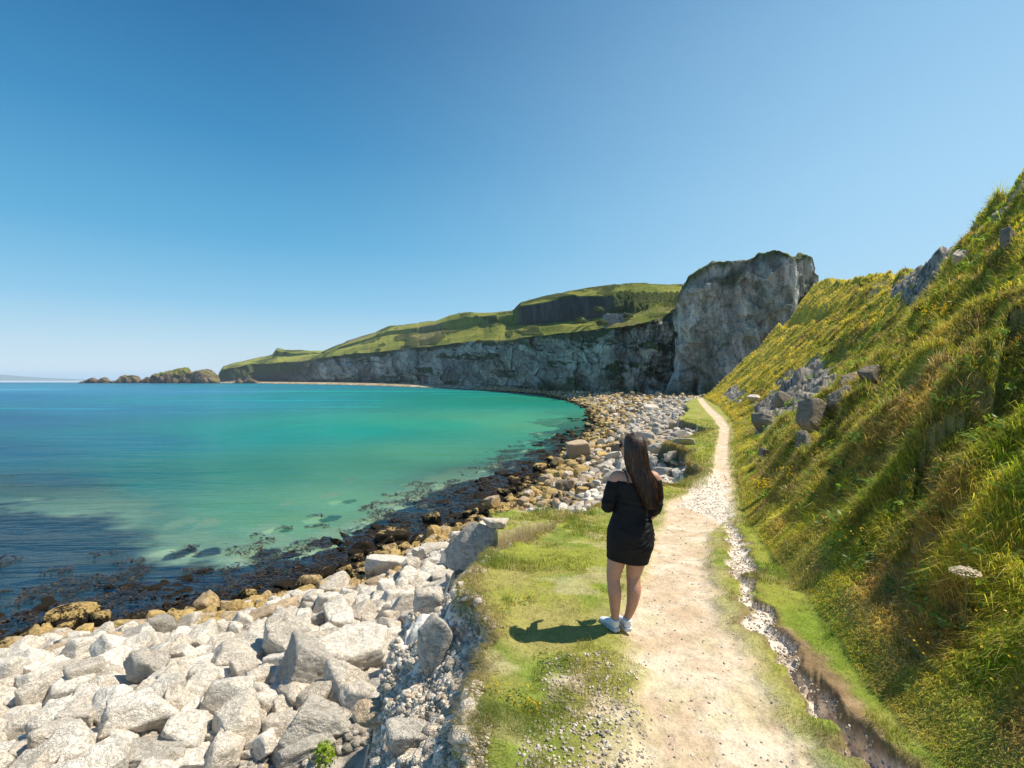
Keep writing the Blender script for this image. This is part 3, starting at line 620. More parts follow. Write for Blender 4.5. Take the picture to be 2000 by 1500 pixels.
# --- sea stacks and the far coast
def stack(name, label, prof, d, depth, seed, green=.3):
    P = np.array(prof, float); n, k = 110, 60
    s = np.linspace(P[0, 0], P[-1, 0], n); top = np.interp(s, P[:, 0], P[:, 1]); h = np.maximum((HY+8*F/d-top)*d/F, .05)
    ph = np.linspace(0, math.pi, k)[:, None]; x0 = (s-CX)/F*d; xc = x0.mean(); e = np.sqrt(np.clip(1-np.abs(np.linspace(-1, 1, n))**4, 0.02, 1))
    X = np.broadcast_to(x0[None], (k, n)).copy(); Y = -np.cos(ph)*depth*e[None]; Zz = -1.5+(h[None]+1.5)*np.sin(ph)**.42
    nn = fbm(X*.08+seed, Y*.08+Zz*.06, 5, seed); Y = Y+nn*depth*.35; Zz = Zz+fbm(X*.15, Y*.15, 4, seed+2)*h[None]*.13; X = X+fbm(Zz*.2, X*.1, 3, seed+3)*2
    C = mix((.10, .075, .055), (.24, .17, .11), ss(-.3, .3, fbm(X*.1, Zz*.25+Y*.05, 4, seed+4)))
    C = mix(C, (.20, .20, .05), ss(.62, .85, Zz/h[None]+.35*nn)*green+ss(.3, .5, nn)*green*.5)
    C = mix((.03, .028, .025), C, ss(.3, 1.5, Zz))
    me = np_mesh(name, np.stack([X-xc, Y, Zz], -1).reshape(-1, 3), grid_faces(k, n)[:, ::-1], C.reshape(-1, 3), True, M_CLIFF)
    o = link(name, me); o.location = (xc, d, 0); tag(o, label, 'sea stack', 'sea stacks off the headland'); return o
stack('sea_stack', 'low jagged reddish rock lying farthest left in the sea', [(152, 748.5), (163, 745), (175, 742), (180, 738), (192, 741), (203, 737), (210, 739), (213, 748)], 1290, 14, 211, .05)
stack('sea_stack', 'flat-topped ochre rock stack between the low reddish rock and the small orange one', [(214, 748), (220, 744), (235, 743), (238, 735), (244, 733), (262, 733), (270, 736), (273, 748)], 1290, 16, 223, .25)
stack('sea_stack', 'small orange rock touching the left end of the big grassy stack', [(271, 748), (279, 742), (288, 736), (296, 738), (301, 742), (303, 748)], 1300, 12, 235, .25)
stack('sea_stack', 'big wedge-shaped stack with a green grassy top rising to the right', [(297, 748), (300, 734), (308, 730), (330, 726), (350, 721), (364, 719), (368, 722), (370, 748)], 1280, 30, 247, .95)
stack('sea_stack', 'rounded dark rock stack beside the tip of the cliff', [(362, 748), (366, 729), (385, 725), (396, 722), (405, 721), (413, 726), (420, 733), (425, 748)], 1270, 26, 259, .4)
stack('sea_stack', 'small pointed rock at the foot of the dark cliff tip', [(455, 749), (462, 744), (469, 738), (471, 744), (474, 749)], 1240, 8, 265, .2)
stack('sea_stack', 'low twin-humped rock just right of the small pointed one', [(474, 749), (480, 742), (489, 739), (497, 742), (505, 745), (510, 749)], 1230, 10, 271, .2)
n = 160; xs = np.linspace(-11500, -5200, n); tp = np.interp(xs, [-11500, -10600, -9800, -9300, -8900, -5200], [150, 130, 70, 35, 2, 0])+fbm(xs*.002, xs*0, 4, 281)*8*ss(-9000, -9800, xs)-8*ss(-9300, -8900, xs)
V = []; C = []
for i, (dy, f) in enumerate([(0, -.1), (30, .3), (200, .7), (600, 1), (1500, .9), (2500, .2)]):
    V.append(np.stack([xs, 9500+dy+0*xs, np.where(xs > -8950, -6, np.maximum(tp*f, -3 if i == 0 else 0)-2)], -1)); C.append(np.tile(np.array([(.10, .12, .07)]), (n, 1)))
tag(link('distant_coast', np_mesh('distant_coast', np.concatenate(V), grid_faces(6, n), np.concatenate(C), True, M_HILL)), kind='structure')
# ------------------------------------------------------------------ boulders
_ico = {}
def ico(level):
    if level not in _ico:
        bm = bmesh.new(); bmesh.ops.create_icosphere(bm, subdivisions=level, radius=1)
        V = np.array([v.co[:] for v in bm.verts]); Fa = np.array([[v.index for v in f.verts] for f in bm.faces]); bm.free()
        _ico[level] = (V/np.linalg.norm(V, axis=1)[:, None], Fa)
    return _ico[level]
def rock_shape(seed, level=4, blocky=.7, rough=1.):
    D, Fa = ico(level); g = np.random.default_rng(seed); n = 9+int(g.integers(0, 7))
    N = g.normal(size=(n, 3)); N /= np.linalg.norm(N, axis=1)[:, None]; dist = g.uniform(.62, .95, n)
    B = np.concatenate([np.eye(3), -np.eye(3)])+g.normal(size=(6, 3))*.22; B /= np.linalg.norm(B, axis=1)[:, None]
    N = np.concatenate([N, B]); dist = np.concatenate([dist, g.uniform(.52, .72, 6)*(1.4-.6*blocky)])
    k = D@N.T; rr_ = np.where(k > .05, dist[None]/np.maximum(k, .05), 9.)
    b = 42+60*blocky; r = -np.log(np.exp(-b*np.minimum(rr_, 3)).sum(1))/b
    V = D*r[:, None]; o = g.uniform(0, 50, 3)
    if level >= 3:
        r = r*(1+rough*(.09*fbm3(V+o, 1.4, 3, seed)+.055*fbm3(V+o, 4.5, 3, seed+1)))
        st = np.abs((V@(N[0]*.3+N[-1])*6+o[0]+fbm3(V+o, 2, 2, seed+5)*1.5) % 1-.5); r = r-rough*.022*ss(.18, 0, st)
    V = D*r[:, None]; lo, hi = V.min(0), V.max(0); V = (V-(lo+hi)/2)/((hi-lo)/2)
    return V, Fa
def rock_mat(name, use_attr):
    m = NT(name); p = m.pos()
    if use_attr: base = m.attr().outputs['Color']; oc = p
    else: base = m.n('ShaderNodeObjectInfo').outputs['Color']; oc = m.objc()
    n1 = m.noise(1.7, 5, .62, p, .3); n2 = m.noise(11, 4, .7, p); n3 = m.noise(38, 3, .7, p)
    v = m.math('ADD', m.math('MULTIPLY', n1, .45), m.math('ADD', m.math('MULTIPLY', n2, .35), m.math('MULTIPLY', n3, .2)))
    col = m.mixc(1, base, m.ramp(v, [(.34, .62), (.41, .90), (.49, 1.0), (.64, 1.06)]), 'MULTIPLY')
    stain = m.ramp(m.noise(2.6, 5, .7, p, .8), [(.50, 0), (.62, 1)]); col = m.mixc(m.math('MULTIPLY', stain, .30), col, (.40, .31, .22))
    vo = m.n('ShaderNodeTexVoronoi', feature='DISTANCE_TO_EDGE'); vo.inputs['Scale'].default_value = 2.1
    wv = m.n('ShaderNodeMapping'); wv.inputs['Rotation'].default_value = (.5, .3, .4); wv.inputs['Scale'].default_value = (1, 1.4, 2.2); m.l(m.mixc(.12, p, m.n('ShaderNodeTexNoise').outputs['Color'], 'ADD'), wv.inputs[0]); m.l(wv.outputs[0], vo.inputs['Vector'])
    sn = m.noise(3.2, 6, .75, wv.outputs[0], 1.2); cr = m.ramp(m.math('ABSOLUTE', m.math('SUBTRACT', sn, .5)), [(.0, .45), (.014, 1)]); col = m.mixc(.45, col, cr, 'MULTIPLY')
    # tide marks: lichen then wrack on the low rocks
    z = m.n('ShaderNodeSeparateXYZ'); m.l(p, z.inputs[0]); zz = m.math('MULTIPLY_ADD', m.math('SUBTRACT', n2, .5), 1.1, z.outputs[2]); zz = m.math('MULTIPLY', m.math('MULTIPLY_ADD', m.math('SUBTRACT', n1, .5), 1.3, zz), .80)
    och = m.ramp(n2, [(.35, (.16, .10, .03)), (.5, (.50, .33, .12)), (.65, (.66, .47, .20))])
    col = m.mixc(m.ramp(zz, [(.0, 1), (.75, .8), (1, .12)]), col, och)
    wr_ = m.ramp(n3, [(.4, (.010, .008, .005)), (.62, (.035, .022, .010))])
    col = m.mixc(m.ramp(zz, [(0.0, 1), (.40, 1), (.54, 0)]), col, wr_)
    b = m.bump(n3, .5, .03); b = m.bump(n2, .9, .09, b); b = m.bump(cr, .7, .05, b)
    return m.done(m.pbsdf(col, .88, b, .2))
M_ROCK = rock_mat('limestone', False); M_ROCKS = rock_mat('limestone_small', True)
TONES = dict(white=(.90, .83, .74), pale=(.76, .68, .585), grey=(.52, .49, .45), tan=(.60, .46, .32), dark=(.20, .17, .14), crag=(.27, .245, .21), ochre=(.60, .42, .17))
def tonef(c, g): c = np.array(c)*g.uniform(.88, 1.1); return c
rock_list = []      # placed rocks: x, y, radius
_cache = {}
def boulder(px, py, w, h, label, tone='white', depth=.8, rot=0., tilt=(0, 0), seed=0, blocky=.8, sink=.22, cat='boulder', grp='boulders on the beach', dz=0., tall=None):
    """px, py: centre of the boulder in the photograph, w x h its size there"""
    x, y, z = hit(px, py+h*.30); k = y/F
    W = w*k; elev = math.atan2(CZ-z, math.hypot(x, y)); Dp = W*depth
    Hh = tall*W if tall else max(.35*W, (h*k*1.02-Dp*math.sin(elev)*.8)/max(math.cos(elev), .3))
    V, Fa = rock_shape(1000+seed, 5 if w > 90 else 4, blocky)
    me = np_mesh(cat, V, Fa, None, True, M_ROCK)
    o = link('boulder' if cat == 'boulder' else cat.replace(' ', '_'), me); o.scale = (W/2, Dp/2, Hh/2)
    o.location = (x, y, z+Hh*(.5-sink)+dz); o.rotation_euler = (math.radians(tilt[0]), math.radians(tilt[1]), math.radians(rot))
    c = np.array(TONES[tone]); o.color = (*c, 1); tag(o, label, cat, grp); rock_list.append((x, y, W*.5, max(Hh, Dp)*.4)); return o
BL = [
 (683, 1278, 165, 165, 'huge pale blocky boulder with a sunlit flat top beside the dark earth hollow', 'white', .75, 20, (12, -10), 3, .9),
 (600, 1305, 105, 150, 'tall rough grey slab leaning against the left side of the huge pale blocky boulder', 'grey', 1.1, 30, (0, 24), 4, .9),
 (560, 1255, 118, 110, 'flat grey-white boulder standing on edge left of the leaning rough slab', 'pale', .6, -20, (14, 8), 5, .95),
 (448, 1290, 135, 95, 'long grey-topped boulder with a shaded front, left of the flat boulder on edge', 'pale', .7, 12, (6, 0), 6, .9),
 (640, 1400, 160, 100, 'dark slab in shade directly below the huge pale blocky boulder', 'grey', .8, 10, (0, 14), 7, .8),
 (740, 1390, 110, 60, 'beige flat-topped rock at the right of the dark shaded slab', 'tan', .6, -8, (0, 0), 8, .7),
 (590, 1450, 120, 90, 'grey boulder with a rounded lower edge, below the dark shaded slab', 'grey', .8, 25, (0, -12), 9, .6),
 (505, 1330, 66, 70, 'small wedge rock catching light under the flat boulder on edge', 'pale', .7, 40, (10, 20), 10, .9),
 (452, 1352, 84, 60, 'mottled grey rock below the long grey-topped boulder', 'grey', .7, 0, (0, 0), 11, .8),
 (140, 1222, 84, 62, 'golden boulder with dark pits standing alone at the waterline', 'ochre', .8, 0, (0, 0), 12, .2),
 (402, 1194, 58, 56, 'tan egg-shaped boulder at the edge of the brown seaweed', 'tan', .8, 0, (0, 0), 13, .2),
 (464, 1208, 74, 34, 'flat tan rock touching the right of the egg-shaped boulder', 'tan', .7, 0, (0, 0), 14, .4),
 (552, 1153, 42, 26, 'small rounded golden rock in the seaweed above the pale pebbles', 'ochre', .8, 0, (0, 0), 15, .2),
 (605, 1143, 66, 64, 'smooth cream boulder standing against the seaweed', 'pale', .8, 0, (0, 0), 16, .3),
 (655, 1150, 70, 60, 'cream boulder with a flat sunlit side, right of the smooth cream one', 'pale', .7, 30, (0, -18), 17, .8),
 (770, 1103, 120, 50, 'broad flat-topped pale slab lying near the water', 'white', .6, -6, (0, 0), 18, .95),
 (766, 1050, 66, 48, 'blocky tan-topped boulder at the water edge behind the broad flat slab', 'tan', .8, 10, (0, 0), 19, .9),
 (706, 1070, 50, 40, 'rounded tan boulder half in the weed, left of the blocky tan-topped one', 'tan', .8, 0, (0, 0), 20, .4),
 (845, 1078, 66, 50, 'pale rough block right of the broad flat slab', 'pale', .8, 15, (0, 0), 21, .9),
 (925, 1062, 100, 120, 'tall smooth grey upright boulder at the foot of the grassy ledge', 'grey', .6, -25, (-12, 22), 22, .95),
 (843, 1020, 40, 36, 'cracked brown rock standing in the shallow dark water', 'tan', .8, 0, (0, 0), 23, .5),
 (940, 993, 60, 34, 'yellow lichened rock beside green weed at the water edge', 'ochre', .8, 20, (0, 0), 24, .7),
 (968, 1022, 60, 22, 'flat pale rock on the point just below the ledge spur', 'pale', .7, 12, (0, 10), 25, .8),
 (1130, 883, 54, 52, 'large angular tan boulder with a vertical face, beyond the bay of dark weed', 'tan', .8, 15, (0, 0), 26, .95),
 (290, 1256, 92, 62, 'broad mottled grey-beige boulder between the golden rocks and the pale stones', 'pale', .8, 0, (0, 0), 27, .5),
 (222, 1258, 62, 58, 'brown-beige boulder left of the broad mottled one', 'tan', .8, 0, (0, 0), 28, .5),
 (116, 1282, 112, 38, 'long tan rock just above the beach of white stones, under the golden boulder', 'tan', .6, 8, (0, 0), 29, .4),
 (34, 1288, 60, 42, 'lichened tan rock near the left border of the beach', 'ochre', .8, 0, (0, 0), 30, .4),
 (108, 1316, 100, 44, 'long beige slab stained dark at its left end', 'pale', .6, 14, (0, 0), 31, .8),
 (345, 1305, 100, 60, 'pale sloping slab in the middle of the white stones', 'pale', .8, 30, (0, 12), 32, .9),
 (236, 1375, 56, 46, 'bright cream squarish block casting a shadow on the long slab', 'white', .8, 20, (0, 8), 33, .7),
 (160, 1405, 92, 100, 'wide pale slab under the bright cream squarish block', 'pale', 1.0, 0, (0, 0), 34, .8),
 (290, 1400, 170, 110, 'very long pale slab running up the beach with a broken lower end', 'white', .45, 38, (0, 4), 35, .95),
 (84, 1427, 62, 46, 'squarish tan block left of the wide pale slab', 'tan', .8, 10, (0, 0), 36, .8),
 (205, 1432, 38, 44, 'smooth white rounded stone resting against the very long slab', 'white', .8, 0, (0, 0), 37, .2),
 (275, 1478, 150, 70, 'big grey-beige slab at the bottom of the photo below the very long slab', 'grey', .7, 26, (0, 10), 38, .9),
 (372, 1485, 110, 60, 'white glaring slab at the bottom of the photo, right of the grey-beige one', 'white', .7, 20, (0, 6), 39, .8),
 (30, 1400, 70, 60, 'broad whitish boulder at the left border of the beach', 'white', .8, 0, (0, 0), 40, .5),
 (150, 1320, 60, 26, 'white lens-shaped stone on the long beige slab', 'white', .6, 25, (0, 0), 41, .3),
 (30, 1470, 66, 40, 'brown-backed rounded stone in the bottom left corner', 'tan', .8, 0, (0, 0), 42, .3),
 (460, 1422, 46, 36, 'cream brick-shaped stone lying on the pebbles', 'white', .7, 12, (0, 0), 43, .95),
 (410, 1380, 80, 44, 'cream rock cracked into plates beside the very long slab', 'white', .8, -10, (0, 0), 44, .9),
 (770, 1170, 60, 56, 'cream block leaning on the crumbling slope under the grassy ledge', 'white', .8, 20, (0, 10), 45, .9),
 (735, 1195, 60, 50, 'grey block left of the cream one leaning on the slope', 'grey', .8, -20, (0, 0), 46, .8),
 (870, 1130, 56, 44, 'small pale block near the top of the crumbling slope', 'pale', .8, 10, (0, 0), 47, .8),
 (836, 1180, 60, 60, 'pale knob of rock high on the crumbling slope', 'pale', .8, 10, (0, 0), 48, .7),
 (845, 1260, 70, 120, 'smooth grey rib of bedrock sticking out of the crumbling slope', 'grey', .7, 0, (0, 12), 49, .7),
 (800, 1440, 110, 90, 'grey rough outcrop at the foot of the slope near the bottom of the photo', 'grey', .8, 0, (0, 10), 50, .7),
 (1270, 800, 34, 22, 'rough white block topping the rock pile before the far end of the path', 'pale', .8, 0, (0, 0), 51, .8),
 (1335, 862, 40, 20, 'grey flat stone under the turf overhang of the far ledge', 'grey', .8, 10, (0, 0), 52, .9),
 (1300, 925, 50, 36, 'grey cubic rock below the near turf overhang, right of the walker', 'grey', .8, 20, (0, 0), 53, .95),
]
for b in BL: boulder(b[0], b[1], b[2], b[3], b[4], b[5], b[6], b[7], b[8], b[9], b[10], dz={12: .30, 13: .25, 15: .2, 23: .2}.get(b[9], 0))
HB = [(1965, 462, 44, 40, 'round grey rock high on the hillside near the right border', 'grey', 60), (1880, 500, 46, 30, 'pale grey flat rock on the hillside ridge below the highest hump', 'pale', 61), (1500, 880, 40, 26, 'dark grey boulder alone in the grass right of the path bend', 'grey', 62),
      (1665, 738, 42, 34, 'rounded brown boulder on top of the hillside outcrop', 'tan', 63), (1480, 777, 40, 12, 'strip of pale scree stones at the hill foot beyond the path bend', 'pale', 64), (1500, 820, 70, 34, 'low grey ribs of rock in the grass left of the main outcrop', 'grey', 65), (1835, 1058, 28, 14, 'small grey stone showing through the long grass', 'grey', 66),
      (1590, 800, 70, 70, 'largest cracked grey outcrop block on the hillside', 'grey', 67), (1580, 855, 46, 44, 'grey outcrop block at the lowest end of the hillside rocks', 'grey', 68), (1640, 770, 60, 50, 'grey outcrop block between the largest block and the brown boulder', 'grey', 69), (1530, 780, 56, 40, 'slanting grey outcrop block left of the largest one', 'grey', 70), (1700, 720, 44, 40, 'highest grey outcrop block beside the shaded shoulder', 'grey', 71)]
for px, py, w_, h_, lb, tn, sd_ in HB: boulder(px, py, w_, h_, lb, 'crag' if tn == 'grey' else tn, .7, sd_*13 % 50, (0, 30), sd_, .95, .5, 'hillside rock', 'rocks in the hillside grass')

# scattered rocks: sizes fall off as a power law, largest placed first, biggest in the picture become objects
def scatter(n, smin, smax, reg, power, seed, over=.8, cells=None):
    g = np.random.default_rng(seed); out = []; cell = {}
    def key(x, y): return (int(x//1.2), int(y//1.2))
    for (x, y, r, _) in rock_list: cell.setdefault(key(x, y), []).append((x, y, r*.8))
    U = g.uniform(size=n); S = np.sort(smin*(1-U*(1-(smin/smax)**power))**(-1/power))[::-1]
    a = g.uniform(math.radians(-46), math.radians(30), n); lr = g.uniform(math.log(reg[0]), math.log(reg[1]), n) if reg[2] else .5*np.log(g.uniform(reg[0]**2, reg[1]**2, n))
    r_ = np.exp(lr); X = r_*np.sin(a); Y = r_*np.cos(a)
    ds = Gattr(GM['ds'], X, Y); de = Gattr(GM['de'], X, Y); Z = G(X, Y); bc_ = Gattr(GM['beach'], X, Y)
    ok = ((ds > .4) | ((ds > -2.6-.02*r_) & (g.uniform(size=n) < .55*np.exp(np.minimum(ds, 0)*.5)))) & (de < -.25) & (bc_ | (Y > 13)) & (Z > -.6)
    for i in np.nonzero(ok)[0]:
        x, y, s = X[i], Y[i], S[i]; kx, ky = key(x, y); bad = False
        for cx in (kx-1, kx, kx+1):
            for cy in (ky-1, ky, ky+1):
                for (ox, oy, o_) in cell.get((cx, cy), ()):
                    if (x-ox)**2+(y-oy)**2 < (over*(s*.5+o_))**2: bad = True; break
                if bad: break
            if bad: break
        if bad: continue
        cell.setdefault((kx, ky), []).append((x, y, s*.5)); out.append((x, y, Z[i], s, ds[i], de[i]))
    return np.array(out)
near_r = scatter(170000, .10, .68, (8.5, 34, True), 2.1, 5, .62)
mid_r = scatter(70000, .30, 1.15, (30, 135, False), 1.9, 6, .66)
allr = np.concatenate([near_r, mid_r])
def tone_of(z, ds, de, y, u):
    if z < .3: return 'dark' if u < .55 else 'ochre'
    if z < 1.05 or (y < 34 and 0 < ds < 3.2): return 'ochre' if u < .5 else 'tan' if u < .85 else 'pale'
    if y > 24 and de < -3.5-.05*y: return 'ochre' if u < .28 else 'tan' if u < .52 else 'dark' if u < .84 else 'pale'
    if y > 30: return 'grey' if u < .55 else 'pale' if u < .8 else 'tan'
    return 'white' if u < .58 else 'pale' if u < .90 else 'tan' if u < .93 else 'grey'
g = np.random.default_rng(77)
px_ = CX+F*allr[:, 0]/allr[:, 1]; py_ = HY+F*(CZ-allr[:, 2])/allr[:, 1]
big = allr[:, 3]/allr[:, 1]*F
vis = (px_ > -10) & (px_ < 2010) & (py_ < 1510)
vis &= ~((px_ > 1165) & (px_ < 1290) & (py_ > 850)) & ~((px_ > 930) & (py_ > 1050))
order = np.argsort(-(big*vis)); NBIG = 300-len(BL)
sel = order[:NBIG]; rest = np.setdiff1d(np.arange(len(allr)), sel)
SH = [(rock_shape(300+i, 4, .35+.05*i), ['rounded', 'rounded', 'rounded', 'lumpy', 'lumpy', 'lumpy', 'blocky', 'blocky', 'angular', 'angular', 'angular', 'angular'][i]) for i in range(12)]
SHM = [np_mesh('rock', s[0][0], s[0][1], None, True, M_ROCK) for s in SH]
def zone(px, py, de):
    if py > 1235 and px < 170: return 'in the bottom left corner'
    if py > 1235 and px < 420: return 'on the white stones at left'
    if py > 1235 and px < 620: return 'among the big boulders'
    if py > 1235: return 'under the crumbling slope'
    if px < 330: return 'on the left weedy waterline'
    if px < 620: return 'by weeds below green shallows'
    if px < 800: return 'near the broad flat slab'
    if px < 950 and py > 1000: return 'near the upright grey boulder'
    if py > 960: return 'left of the walker'
    if py > 880: return 'on shore beside the walker'
    if px < 1200: return 'on the shore beyond the walker'
    return 'in the rock pile below the path'
info = []
for i in sel:
    x, y, z, s, ds_, de_ = allr[i]; k = int(g.integers(0, 12)); tn = tone_of(z, ds_, de_, y, g.uniform())
    if z > .8 and de_ > -6 and y > 25 and k < 6: k += 6
    el = g.uniform(.75, 1.3); hh = g.uniform(.55, 1.0)
    o = link('rock', SHM[k]); o.scale = (s*.5*el, s*.5/el**.5, s*.5*hh); o.rotation_euler = (g.normal()*.25, g.normal()*.25, g.uniform(0, 6.28))
    o.location = (x, y, z+s*.5*hh*g.uniform(.65, 1.35)); o.color = (*tonef(TONES[tn], g), 1)
    word = {'white': 'white', 'pale': 'pale beige', 'grey': 'grey', 'tan': 'tan', 'ochre': 'golden-brown', 'dark': 'dark weedy'}[tn]
    bw = 'large' if big[i] > 40 else 'middling' if big[i] > 24 else 'small'
    info.append((o, bw, word, SH[k][1], zone(px_[i], py_[i], de_), px_[i], py_[i], el))
groups = {}
for t in info: groups.setdefault((t[1], t[2], t[3], t[4]), []).append(t)
for (bw, wd, shp, zn), L_ in groups.items():
    nm = f'{bw} {wd} {shp} rock {zn}'
    if len(L_) == 1: tag(L_[0][0], nm, 'rock', 'loose rocks on the beach'); continue
    L_.sort(key=lambda t: t[5]); n_ = len(L_)
    tagn = {0: 'leftmost', n_-1: 'rightmost'}
    if n_ == 2: words = ['left one of two', 'right one of two']
    elif n_ == 3: words = ['leftmost', 'middle one of three', 'rightmost']
    elif n_ == 4: words = ['leftmost', 'second from left', 'second from right', 'rightmost']
    elif n_ == 5: words = ['leftmost', 'second from left', 'middle one of five', 'second from right', 'rightmost']
    else:
        od = ['first', 'second', 'third', 'fourth', 'fifth', 'sixth', 'seventh', 'eighth', 'ninth', 'tenth', 'eleventh', 'twelfth', 'thirteenth', 'fourteenth', 'fifteenth', 'sixteenth', 'seventeenth', 'eighteenth', 'nineteenth', 'twentieth']
        words = [f'{od[i]} from left' if i < n_/2 else f'{od[n_-1-i]} from right' for i in range(n_)]
    for t, wq in zip(L_, words): tag(t[0], f'{nm}, {wq}', 'rock', 'loose rocks on the beach')

def merged(name, rows, level, seed, shapes=10, label=None, blocky=.6, tonefun=None, up=(.3, .9), mat=None, rough=1., hh=(.5, .85), smooth=True):
    g = np.random.default_rng(seed); Sh = [rock_shape(seed+i, level, g.uniform(.2, 1) if blocky < .9 else 1.1, rough) for i in range(shapes)]
    Vs, Fs, Cs = [], [], []; n0 = 0
    nv_ = len(Sh[0][0]); ids = g.integers(0, shapes, len(rows))
    for k in range(shapes):
        R = rows[ids == k]; 
        if not len(R): continue
        m_ = len(R); a = g.uniform(0, 6.28, m_); el = g.uniform(.75, 1.35, m_); h_ = g.uniform(*hh, m_); s = R[:, 3]*.5
        V = np.broadcast_to(Sh[k][0][None], (m_, nv_, 3)).copy(); V[..., 0] *= (s*el)[:, None]; V[..., 1] *= (s/el**.5)[:, None]; V[..., 2] *= (s*h_)[:, None]
        ti = g.normal(size=m_)*.3; x_ = V[..., 0]*np.cos(ti)[:, None]+V[..., 2]*np.sin(ti)[:, None]; V[..., 2] = -V[..., 0]*np.sin(ti)[:, None]+V[..., 2]*np.cos(ti)[:, None]; V[..., 0] = x_
        x_ = V[..., 0]*np.cos(a)[:, None]-V[..., 1]*np.sin(a)[:, None]; y_ = V[..., 0]*np.sin(a)[:, None]+V[..., 1]*np.cos(a)[:, None]
        V[..., 0] = x_+R[:, 0][:, None]; V[..., 1] = y_+R[:, 1][:, None]; V[..., 2] += (R[:, 2]+s*h_*g.uniform(*up, m_))[:, None]
        Vs.append(V.reshape(-1, 3)); Fs.append((Sh[k][1][None]+(n0+np.arange(m_)*nv_)[:, None, None]).reshape(-1, 3)); n0 += m_*nv_
        c = np.array([tonefun(R[j]) for j in range(m_)]) if tonefun else np.tile((.7, .65, .58), (m_, 1))
        Cs.append(np.repeat(c*g.uniform(.85, 1.12, m_)[:, None], nv_, 0))
    o = link(name, np_mesh(name, np.concatenate(Vs), np.concatenate(Fs), np.concatenate(Cs), smooth, mat or M_ROCKS)); tag(o, label, None, None, 'stuff'); return o
g2 = np.random.default_rng(5)
tone_of0 = tone_of
tf = lambda R: TONES[tone_of(R[2], R[4], R[5], R[1], g2.uniform())]
far_r = scatter(26000, .6, 1.5, (120, 420, False), 2.0, 8, .8)
far_r = far_r[far_r[:, 4] < 75]
rest_r = np.concatenate([allr[rest], far_r])
merged('scree', rest_r, 3 if len(rest_r) < 2500 else 2, 400, 12, 'loose stones covering the beach between the boulders', tonefun=tf, rough=1.5, smooth=False, blocky=.95, hh=(.45, 1.1), up=(.3, 1.3))
# pebbles between the boulders
n = 42000; a = g2.uniform(math.radians(-46), math.radians(8), n); r_ = np.exp(g2.uniform(math.log(8), math.log(30), n)); X = r_*np.sin(a); Y = r_*np.cos(a)
ok = (Gattr(GM['ds'], X, Y) > -.5) & (Gattr(GM['de'], X, Y) < -.3) & (Gattr(GM['beach'], X, Y))
P = np.stack([X, Y, G(X, Y), g2.uniform(.04, .16, n)**1.0, Gattr(GM['ds'], X, Y), Gattr(GM['de'], X, Y)], -1)[ok]
merged('pebbles', P, 1, 500, 14, 'small white pebbles filling the gaps between boulders', tonefun=lambda R: tuple(.7*v for v in tf(R)), up=(-.2, .6))  # pebble tones lowered, painting shade into the gaps
# crumbs of chalk on the broken edge and in the worn gully and path
n = 150000; a = g2.uniform(math.radians(-30), math.radians(36), n); r_ = np.exp(g2.uniform(math.log(2.2), math.log(22), n)); X = r_*np.sin(a); Y = r_*np.cos(a)
de = Gattr(GM['de'], X, Y); ge = Gattr(GM['gm'], X, Y); pm_ = Gattr(GM['pm'], X, Y); ou = -de; rb = sdf(RUBBLE, X, Y)
bare_ = sdf(BARE, X, Y)
dens = ((de < .12) & (de > -.95))*.95*(Y < 16)*(sdf(SPUR, X, Y) < -1.2)*(fbm(X*1.2, Y*1.2, 3, 301) > -.25)+(ge > .3)*.55*(Y < 16)+(rb+.5*fbm(X*2, Y*2, 3, 305) > .1)*.16+(pm_ > .5)*.018+((bare_ > -.1) & (de > .1))*.22*(fbm(X*1.5, Y*1.5, 3, 303) > -.1)
ok = g2.uniform(size=n) < dens
sz = np.where(pm_ > .5, g2.uniform(.006, .02, n), np.where(de > .05, g2.uniform(.008, .026, n), np.clip(g2.lognormal(-3.5, .5, n), .012, .13)))
sz = np.maximum(sz, .0028*r_)*np.where(rb > 0, .9, 1)
P = np.stack([X, Y, G(X, Y), sz, Gattr(GM['ds'], X, Y), de], -1)[ok]
def tc_(R): return [(.88, .80, .70), (.80, .71, .60), (.66, .56, .45), (.60, .52, .44), (.84, .74, .62)][int(g2.integers(0, 5))]
merged('chalk_rubble', P, 1, 600, 14, 'chalk crumbs on the broken edge and in the gully', tonefun=tc_, up=(.1, .7))

# rocks buried under brown wrack in the shallows
n = 16000; a = g2.uniform(math.radians(-46), math.radians(14), n); r_ = np.exp(g2.uniform(math.log(13), math.log(110), n)); X = r_*np.sin(a); Y = r_*np.cos(a)
ds = Gattr(GM['ds'], X, Y); cl = fbm(X*.45, Y*.45, 3, 315)
ok = (ds > -4.5) & (ds < 1.4) & (cl > -.10-.08*(ds+2.2)*(ds < 0)-.25*(ds > -1.2)) & (Gattr(GM['de'], X, Y) < -.3)
P = np.stack([X, Y, np.maximum(G(X, Y), -.12), g2.uniform(.2, .75, n)*np.clip(r_/25, .8, 2), ds, 0*X], -1)[ok]
P = P[np.argsort(P[:, 1])]
merged('weedy_rocks', P, 3, 700, 10, 'low rocks buried in dark brown weed along the water line', tonefun=lambda R: (.05, .035, .018), up=(-.25, .35), rough=2.6, hh=(.25, .45))
